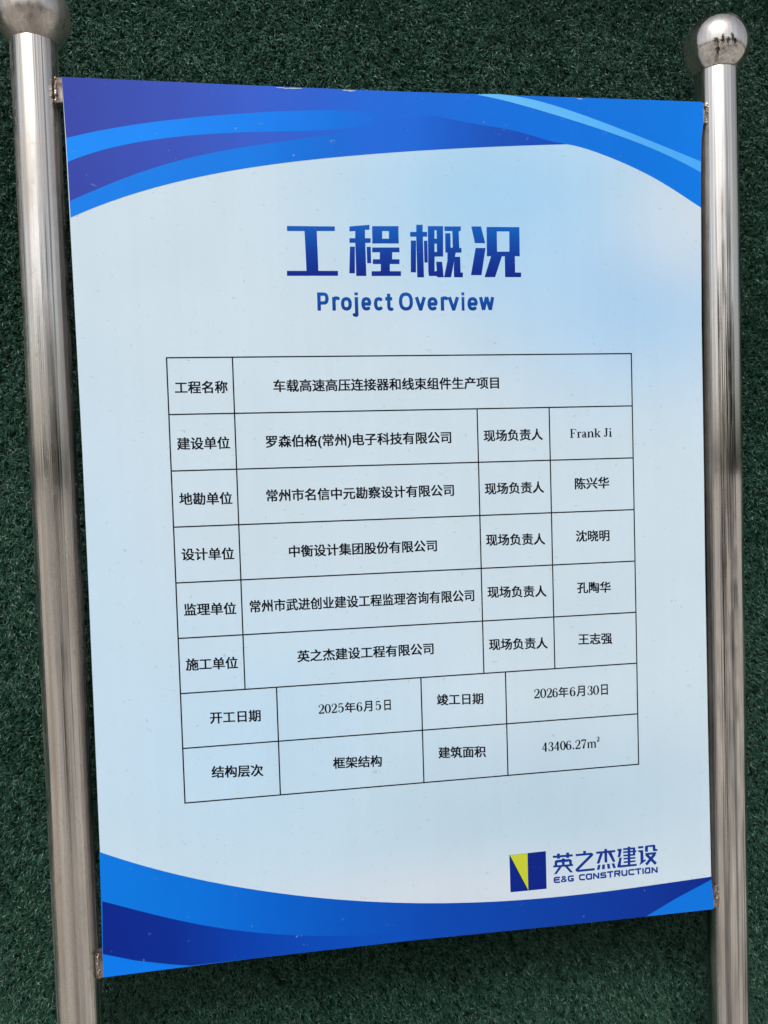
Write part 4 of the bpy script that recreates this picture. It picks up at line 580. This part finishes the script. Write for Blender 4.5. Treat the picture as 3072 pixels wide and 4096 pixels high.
# ------------------------------------------------------------------ the photographer, seen only as a dark figure mirrored in the steel
def skin_grow(name, pts, edges, root):
    """one continuous surface grown round a skeleton: pts = (x, y, z, radius x, radius y)"""
    me = bpy.data.meshes.new('tmp'); me.from_pydata([p[:3] for p in pts], edges, [])
    o = bpy.data.objects.new('tmp', me); COL.objects.link(o)
    sk = o.modifiers.new('s', 'SKIN'); sk.branch_smoothing = 0.6
    ss = o.modifiers.new('u', 'SUBSURF'); ss.levels = 2; ss.render_levels = 2
    for i, p in enumerate(pts):
        v = me.skin_vertices[0].data[i]; v.radius = (p[3], p[4]); v.use_root = (i == root)
    r = bpy.data.meshes.new_from_object(o.evaluated_get(bpy.context.evaluated_depsgraph_get()))
    bpy.data.objects.remove(o); bpy.data.meshes.remove(me); r.name = name
    return r
def person(x, y):
    P, E = [], []
    def add(p, r, prev=None, r2=None):
        P.append((p[0], p[1], p[2], r, r2 or r))
        if prev is not None: E.append((prev, len(P) - 1))
        return len(P) - 1
    pel = add((0, 0, 0.96), 0.155, None, 0.115)
    wai = add((0, 0.01, 1.10), 0.135, pel, 0.10); che = add((0, 0.0, 1.28), 0.160, wai, 0.115)
    upc = add((0, -0.01, 1.40), 0.125, che, 0.095); nec = add((0, 0.0, 1.485), 0.052, upc)
    jaw = add((0, 0.03, 1.55), 0.066, nec, 0.078); hea = add((0, 0.02, 1.63), 0.078, jaw, 0.096); top = add((0, 0.01, 1.70), 0.060, hea, 0.075)
    for s in (-1, 1):
        sh = add((s * 0.175, -0.01, 1.40), 0.062, upc); el = add((s * 0.215, 0.13, 1.17), 0.046, sh)
        fo = add((s * 0.14, 0.25, 1.30), 0.038, el); wr = add((s * 0.085, 0.335, 1.40), 0.026, fo, 0.02)
        pa = add((s * 0.062, 0.352, 1.45), 0.030, wr, 0.013)
        for q in range(4):                                   # fingers close round the edge of the phone, unequal lengths
            z = 1.435 + 0.018 * q; ln = (0.020, 0.026, 0.028, 0.024)[q]
            f1 = add((s * 0.050, 0.372, z), 0.0085, pa); f2 = add((s * (0.046 - ln * 0.4), 0.385, z + 0.004), 0.008, f1); add((s * (0.040 - ln), 0.386, z + 0.006), 0.007, f2)
        t1 = add((s * 0.050, 0.345, 1.475), 0.0095, pa); add((s * 0.028, 0.352, 1.495), 0.0085, t1)
        hp = add((s * 0.095, 0, 0.90), 0.095, pel); kn = add((s * 0.11, 0.02, 0.50), 0.062, hp)
        ca = add((s * 0.115, -0.005, 0.34), 0.058, kn); an = add((s * 0.12, 0.0, 0.095), 0.040, ca)
        he = add((s * 0.12, 0.03, 0.045), 0.042, an, 0.04); add((s * 0.135, 0.17, 0.032), 0.040, he, 0.028)
    me = skin_grow('person', P, E, pel)
    o = bpy.data.objects.new('person', me); COL.objects.link(o); o.location = (x, y, 0)
    for q in (flat_mat('skin', (0.42, 0.27, 0.20), 0.5, 0, 0.06), flat_mat('dark_jacket_cloth', (0.022, 0.022, 0.030), 0.85), flat_mat('maroon_trouser_cloth', (0.085, 0.028, 0.026), 0.85), flat_mat('shoe_leather', (0.03, 0.026, 0.022), 0.5)):
        me.materials.append(q)
    for p in me.polygons:
        c = p.center; p.use_smooth = True
        p.material_index = 3 if c.z < 0.085 else 2 if c.z < 0.93 and abs(c.y) < 0.2 else 0 if (c.y > 0.325 or (c.z > 1.465 and abs(c.x) < 0.12)) else 1
    hair = flat_mat('black_hair', (0.012, 0.010, 0.009), 0.5)
    V, F = [], []; nu, nv_ = 28, 9
    for i in range(nv_ + 1):
        th = math.pi * 0.58 * i / nv_
        for j in range(nu):
            a = 2 * math.pi * j / nu; cut = 1 - 0.38 * max(0, math.sin(a)) ** 2      # shorter over the brow
            tt = th * cut; w_ = 1 + 0.03 * math.sin(9 * a + i)
            V.append((x + 0.090 * w_ * math.sin(tt) * math.cos(a), y + 0.012 + 0.110 * w_ * math.sin(tt) * math.sin(a), 1.645 + 0.115 * math.cos(tt)))
    for i in range(nv_):
        for j in range(nu): F.append((i * nu + j, (i + 1) * nu + j, (i + 1) * nu + (j + 1) % nu, i * nu + (j + 1) % nu))
    mesh_obj('hair', V, F, hair, o, True)
    for s in (-1, 1):
        bm = bmesh.new(); bmesh.ops.create_uvsphere(bm, u_segments=16, v_segments=10, radius=0.011)
        e = bpy.data.meshes.new('eye'); bm.to_mesh(e); bm.free()
        eo = bpy.data.objects.new('eye', e); COL.objects.link(eo); eo.parent = o; eo.location = (s * 0.030, 0.104, 1.625); e.materials.append(hair)
    tag(o, 'person in dark jacket and maroon trousers holding a phone up towards the sign', 'person')
    bm = bmesh.new(); bmesh.ops.create_cube(bm, size=1.0)
    for v in bm.verts: v.co = Vector((v.co.x * 0.074, v.co.y * 0.008, v.co.z * 0.155))
    bmesh.ops.bevel(bm, geom=list(bm.edges), offset=0.003, segments=3, affect='EDGES')
    e = bpy.data.meshes.new('phone'); bm.to_mesh(e); bm.free()
    ph = bpy.data.objects.new('phone', e); COL.objects.link(ph); ph.location = (x, y + 0.374, 1.452)
    e.materials.append(flat_mat('phone_glass', (0.02, 0.02, 0.022), 0.15))
    tag(ph, 'dark phone held upright in both hands of the person', 'phone')
person(cam.matrix_world.translation.x, cam.matrix_world.translation.y - 0.39)

# ------------------------------------------------------------------ stainless steel
def steel(name, base, r0, r1, dirt, seed, drawn=True):
    k = NT(name)
    lo = (seed, seed * 2, 0)
    br = k.noise(k.coord((260, 260, 1.2), lo), 1.0, 4, 0.6)         # fine lengthwise scratches
    bd = k.noise(k.coord((55, 55, 1.6), lo), 1.0, 5, 0.6)           # broad smears
    sp = k.noise(k.coord((1, 1, 0.7), lo), 140, 4, 0.6)             # dust
    pa = k.noise(k.coord((1, 1, 0.35), lo), 16, 5, 0.65)            # grime patches
    c = k.ramp(br, [(0.3, tuple(v * 0.72 for v in base) + (1,)), (0.7, base + (1,))])  # scratch tone, contrast raised to add to the painted reflection streaks
    dm = k.math('MULTIPLY', k.rng(pa, 0.44, 0.72, 0, 1), k.rng(bd, 0.35, 0.65, 0.2, 1))
    dm = k.math('MULTIPLY', k.math('ADD', dm, k.math('MULTIPLY', k.rng(sp, 0.58, 0.75, 0, 0.5), k.rng(bd, 0.4, 0.6, 0, 1))), dirt)
    c = k.mix(dm, c, (0.36, 0.30, 0.23, 1))
    rust = k.math('MULTIPLY', k.rng(k.noise(k.coord((1, 1, 0.5), lo), 38, 3), 0.70, 0.78, 0, 1), 0.6 * dirt)
    c = k.mix(rust, c, (0.28, 0.15, 0.06, 1))
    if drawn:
        sk = k.noise(k.coord((150, 150, 0.7), lo), 1.0, 4, 0.6)      # tan and grey streaks: grime runs plus reflections painted into the colour
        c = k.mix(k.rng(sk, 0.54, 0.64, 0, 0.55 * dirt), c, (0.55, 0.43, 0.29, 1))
        c = k.mix(k.rng(sk, 0.45, 0.39, 0, 0.72), c, (0.19, 0.185, 0.185, 1))  # dark grey bands stand in for things mirrored in the tube
    k.l(c, k.b.inputs['Base Color'])
    k.l(k.rng(dm, 0, 1, 1.0, 0.45), k.b.inputs['Metallic'])
    ro = k.math('ADD', k.rng(bd, 0.3, 0.7, r0, r1), k.math('MULTIPLY', dm, 0.35))
    k.l(ro, k.b.inputs['Roughness'])
    k.b.inputs['Anisotropic'].default_value = 0.75 if drawn else 0.3  # polished round and round: reflections smear lengthwise
    tg = k.n('ShaderNodeTangent', direction_type='RADIAL', axis='Z')
    k.l(tg.outputs[0], k.b.inputs['Tangent'])
    if drawn:
        gv = k.noise(k.coord((120, 120, 0.35), lo), 1.0, 4, 0.6)     # the tube is not quite round: lengthwise flats break up what it mirrors
        k.bump(k.math('ADD', k.math('MULTIPLY', gv, 4.0), k.math('ADD', k.math('MULTIPLY', br, 0.4), bd)), 0.9, 0.00030)
    else:
        k.bump(k.math('ADD', k.noise(k.coord((1, 1, 1), lo), 60, 5, 0.6), k.math('MULTIPLY', k.noise(k.coord((900, 900, 25), lo), 1.0, 3), 0.25)), 0.6, 0.0004 * (0.3 + dirt))
    return k.m
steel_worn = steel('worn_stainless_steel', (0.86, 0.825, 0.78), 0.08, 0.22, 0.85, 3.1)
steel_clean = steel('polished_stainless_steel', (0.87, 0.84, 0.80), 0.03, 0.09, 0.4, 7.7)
ball_worn = steel('worn_steel_ball', (0.74, 0.685, 0.63), 0.18, 0.32, 1.0, 5.3, False)
ball_clean = steel('polished_steel_ball', (0.82, 0.78, 0.735), 0.04, 0.12, 0.6, 9.4, False)
weld_m = None
k = NT('weld_metal')
f = k.noise(k.coord(), 220, 4)
k.l(k.ramp(f, [(0.36, (0.12, 0.07, 0.04, 1)), (0.5, (0.34, 0.28, 0.24, 1)), (0.66, (0.75, 0.71, 0.67, 1))]), k.b.inputs['Base Color'])
k.l(k.ramp(f, [(0.4, 0.1), (0.55, 1.0)]), k.b.inputs['Metallic'])
k.b.inputs['Roughness'].default_value = 0.32
k.bump(f, 0.8, 0.0015)
weld_m = k.m
k = NT('tab_steel')
f = k.noise(k.coord(), 90, 4)
k.l(k.ramp(f, [(0.36, (0.12, 0.08, 0.06, 1)), (0.6, (0.34, 0.315, 0.29, 1))]), k.b.inputs['Base Color'])
k.b.inputs['Metallic'].default_value = 0.7; k.b.inputs['Roughness'].default_value = 0.42
k.bump(f, 0.5, 0.001)
tab_m = k.m

sign = empty('information_sign', (0, 0.02, 0))
tag(sign, 'project notice board with blue wave print held between two stainless steel posts with ball tops', 'sign')

def lathe(cx, cy, prof, n=96):
    V, F = [], []
    for r, z in prof:
        V += [(cx + r * math.cos(2 * math.pi * j / n), cy + r * math.sin(2 * math.pi * j / n), z) for j in range(n)]
    for i in range(len(prof) - 1):
        for j in range(n): F.append((i * n + j, i * n + (j + 1) % n, (i + 1) * n + (j + 1) % n, (i + 1) * n + j))
    F.append(tuple(range(n))[::-1]); F.append(tuple((len(prof) - 1) * n + j for j in range(n)))
    return V, F
TOP = HC + 0.5890
def post(cx, r, mat, ball_mat, ball_z, ball_r, label):
    prof = [(r, 0.0)] + [(r, 0.2 + 0.2 * i) for i in range(9)] + [(r, TOP - 0.0035), (r - 0.0005, TOP - 0.0016), (r - 0.0016, TOP - 0.0004), (r - 0.003, TOP)]
    V, F = lathe(cx, 0.02, prof)
    p = mesh_obj('post', V, F, mat, sign, True); p['label'] = label
    n = 96; pr = []
    for i in range(1, 48):
        a = math.pi * i / 48
        pr.append((ball_r * math.sin(a), ball_z - ball_r * math.cos(a)))
    V, F = lathe(cx, 0.02, pr)
    mesh_obj('ball_finial', V, F, ball_mat, p, True)
    rng = np.random.default_rng(int(cx * 1000) + 900)
    V, F = [], []; nu, nv_ = 120, 8; rc = r - 0.0006
    for i in range(nu):
        a = 2 * math.pi * i / nu; rr = 0.0011 * rng.uniform(0.5, 1.25); hz = rng.normal(0, 0.0003)
        for j in range(nv_):
            b = 2 * math.pi * j / nv_
            V.append((cx + (rc + rr * math.cos(b)) * math.cos(a), 0.02 + (rc + rr * math.cos(b)) * math.sin(a), TOP - 0.0006 + hz + rr * math.sin(b)))
    for i in range(nu):
        for j in range(nv_):
            F.append((i * nv_ + j, ((i + 1) % nu) * nv_ + j, ((i + 1) % nu) * nv_ + (j + 1) % nv_, i * nv_ + (j + 1) % nv_))
    mesh_obj('weld_seam', V, F, weld_m, p, True)
BALL_R = 0.0425
BALL_Z = TOP + 0.0315
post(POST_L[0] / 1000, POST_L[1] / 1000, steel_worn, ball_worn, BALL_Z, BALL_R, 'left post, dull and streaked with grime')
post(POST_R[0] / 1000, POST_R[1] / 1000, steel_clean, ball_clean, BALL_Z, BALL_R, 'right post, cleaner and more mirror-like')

# ------------------------------------------------------------------ the board: folded sheet-metal tray with a printed face
board_white = vinyl('printed_vinyl_pale_blue', ground_tint)
edge_m = flat_mat('folded_sheet_edge', (0.55, 0.56, 0.58), 0.4, 0.6)
bm = bmesh.new()
out = ccw([(x / 1000, z / 1000) for x, z in OUTLINE])
ro = sign.location
fv = [bm.verts.new((x - ro.x, 0.0 - ro.y, z + HC - ro.z)) for x, z in out]
bvv = [bm.verts.new((x - ro.x, 0.022 - ro.y, z + HC - ro.z)) for x, z in out]
n = len(out)
front = bm.faces.new(fv)
bm.faces.new(bvv[::-1])
sides = [bm.faces.new((fv[i], bvv[i], bvv[(i + 1) % n], fv[(i + 1) % n])) for i in range(n)]
for s_ in sides: s_.material_index = 1
bm.normal_update()
bmesh.ops.bevel(bm, geom=[e for e in front.edges], offset=0.0003, segments=2, affect='EDGES', profile=0.5)
bm.normal_update()
for f in bm.faces:
    if abs(f.normal.y) < 0.93:
        wrap = f.normal.y < -0.15
        f.material_index = 2 if wrap and f.normal.z > 0.2 else 3 if wrap and f.normal.z < -0.2 else 1
bmesh.ops.triangulate(bm, faces=[f for f in bm.faces if len(f.verts) > 4])
me = bpy.data.meshes.new('board'); bm.to_mesh(me); bm.free()
board = bpy.data.objects.new('board', me); COL.objects.link(board); board.parent = sign
me.materials.append(board_white); me.materials.append(edge_m)
for q in (vinyl('wrapped_header_ink', xramp(RX_HEADER)), vinyl('wrapped_footer_ink', xramp(RX_FOOTDARK))): me.materials.append(q)

hdr = vinyl('header_ink', xramp(RX_HEADER), True)
stripe_m = vinyl('bright_stripe_ink', xramp(RX_STRIPE), True)
swoosh_m = vinyl('swoosh_ink', xramp(RX_SWOOSH), True)
light_m = vinyl('sky_blue_stripe_ink', xramp([(-400, (110, 190, 252)), (150, (108, 192, 252)), (400, (80, 172, 250))]), True)
chip_m = flat_mat('chipped_vinyl', (0.45, 0.52, 0.60), 0.6)
random.seed(3)
def sliver(x0, x1, z0, z1, h):
    n_ = 9; up = []; dn = []
    for i in range(n_):
        t = i / (n_ - 1); x = x0 + (x1 - x0) * t; z = z0 + (z1 - z0) * t
        up.append((x, z + h * random.uniform(0.1, 0.5))); dn.append((x, z - h * random.uniform(0.1, 0.6) * math.sin(math.pi * t)))
    return up + dn[::-1]
sheet('header_print', [([HEADER], 1, 0), ([STRIPE], 2, 1), ([SWOOSH], 3, 2), ([LIGHTSTRIPE], 4, 3),
    ([sliver(*q) for q in CHIPS], 5, 4)], [hdr, stripe_m, swoosh_m, light_m, chip_m], board)
foot_m = vinyl('footer_ink', xramp(RX_FOOT), True)
footdark_m = vinyl('footer_dark_ink', xramp(RX_FOOTDARK), True)
footlight_m = vinyl('footer_bright_ink', (xramp([(-400, (10, 128, 242)), (400, (8, 122, 225))])), True)
sheet('footer_print', [([FOOTER], 1, 0), ([FOOTDARK], 2, 1), ([FOOTLIGHT], 3, 2), ([FOOTCORNER], 3, 2)], [foot_m, footdark_m, footlight_m], board)

title_m = vinyl('title_ink', zramp(TZ[0], TZ[1], (26, 48, 138), (14, 100, 190), (24, 70, 160)))
sheet('title_lettering', [(TITLE, 1, 0)], [title_m], board)
sub_m = vinyl('subtitle_ink', zramp(SZ[0], SZ[1], (24, 66, 142), (10, 92, 176)))
sheet('subtitle_lettering', [([[(ax + x, az + y) for x, y in q] for ch, ax, bx, az, cap in SUBTITLE for q in sans(ch, bx - ax, cap)], 1, 0)], [sub_m], board)

black_m = vinyl('black_ink', ink(27, 29, 35))
line_m = vinyl('line_ink', ink(26, 28, 36))
hw = 0.82
def hl(x0, x1, z): return [(x0 - hw, z - hw), (x1 + hw, z - hw), (x1 + hw, z + hw), (x0 - hw, z + hw)]
def vl(x, z0, z1): return [(x - hw, z0), (x + hw, z0), (x + hw, z1), (x - hw, z1)]
X0, X1 = -295.2, 297.7
ROW = [213.2 - 68.22 * i for i in range(9)]
grid = [hl(X0, X1, z) for z in ROW] + [vl(X0, ROW[8], ROW[0]), vl(X1, ROW[8], ROW[0]), vl(-217.0, ROW[6], ROW[0]),
    vl(88.1, ROW[6], ROW[1]), vl(183.9, ROW[6], ROW[1]), vl(-178.3, ROW[8], ROW[6]), vl(5.05, ROW[8], ROW[6]), vl(116.9, ROW[8], ROW[6])]
sheet('table_grid', [(grid, 1, 0)], [line_m], board)

for s, ax, az, bx, bz in TEXT:
    V, F = [], []
    tr = font_tris(s, 0.025, 0.015)
    w_ = max(p[0] for p in tr[0]) - min(p[0] for p in tr[0])
    add_text(V, F, tr, ax, az, bx, bz, 1, 'mid', (bx - ax) / w_ * (1.07 if len(s) > 18 else 1.0))
    mesh_obj('cell_lettering', V, F, black_m, board)
for run in RUNS:
    V, F, polys = [], [], []
    for ch, ax, bx, z, h in run:
        if ch in '年月日':
            tr = font_tris(ch, 0.025, 0.015); v = tr[0]
            hh = max(p[1] for p in v) - min(p[1] for p in v)
            add_text(V, F, tr, ax, z + h * 0.5, bx, z + h * 0.5, 1, 'mid', h * 1.16 / hh)
        else:
            polys += [[(ax + x, z + y) for x, y in q] for q in glyph(ch, bx - ax, h)]
    add_flat(V, F, polys, 1)
    mesh_obj('cell_lettering', V, F, black_m, board)

logo_blue = vinyl('logo_blue_ink', ink(18, 50, 138))
logo_text = vinyl('logo_text_ink', ink(16, 62, 146))
logo_yel = vinyl('logo_yellow_ink', ink(203, 211, 66))
sheet('company_logo', [([LOGOSQ], 1, 0), ([LOGOLINE], 2, 2), ([LOGOYEL], 3, 1), (LOGOCN, 1, 3), (LOGOEN, 1, 3)],
      [logo_blue, logo_yel, black_m, logo_text], board)

# ------------------------------------------------------------------ welded tabs that hold the board
def weld_tab(x0, x1, z0, z1, wx, seed):
    rng = np.random.default_rng(seed)
    bm = bmesh.new()
    bmesh.ops.create_cube(bm, size=1.0)
    for v in bm.verts:
        v.co = Vector(((x0 + x1) / 2 + v.co.x * (x1 - x0), 0.012 + v.co.y * 0.014, HC + (z0 + z1) / 2 + v.co.z * (z1 - z0))) - sign.location
    bmesh.ops.bevel(bm, geom=list(bm.edges), offset=0.0006, segments=2, affect='EDGES')
    me = bpy.data.meshes.new('weld_tab'); bm.to_mesh(me); bm.free()
    o = bpy.data.objects.new('weld_tab', me); COL.objects.link(o); o.parent = sign; me.materials.append(tab_m)
    # the bead: a row of overlapping solidified drops along the joint
    bm = bmesh.new(); nb = 8
    for i in range(nb):
        t = (i + 0.5) / nb
        s = bmesh.ops.create_icosphere(bm, subdivisions=2, radius=1.0)
        rr = Vector((rng.uniform(0.0011, 0.0020), rng.uniform(0.0012, 0.0020), (z1 - z0) / nb * rng.uniform(0.6, 1.0)))
        c_ = Vector((wx + rng.normal(0, 0.0007), 0.0052 + rng.normal(0, 0.0006), HC + z0 + (z1 - z0) * t)) - sign.location
        for v in s['verts']:
            k_ = 1 + 0.18 * math.sin(v.co.x * 5 + i) * math.cos(v.co.z * 4 + i * 2)
            v.co = Vector((v.co.x * rr.x * k_, v.co.y * rr.y * k_, v.co.z * rr.z * k_)) + c_
    me = bpy.data.meshes.new('weld_bead'); bm.to_mesh(me); bm.free()
    me.polygons.foreach_set('use_smooth', [True] * len(me.polygons))
    b_ = bpy.data.objects.new('weld_bead', me); COL.objects.link(b_); b_.parent = o; me.materials.append(weld_m)
for i, (x0, x1, z0, z1, wx) in enumerate(TABS): weld_tab(x0, x1, z0, z1, wx, 50 + i)
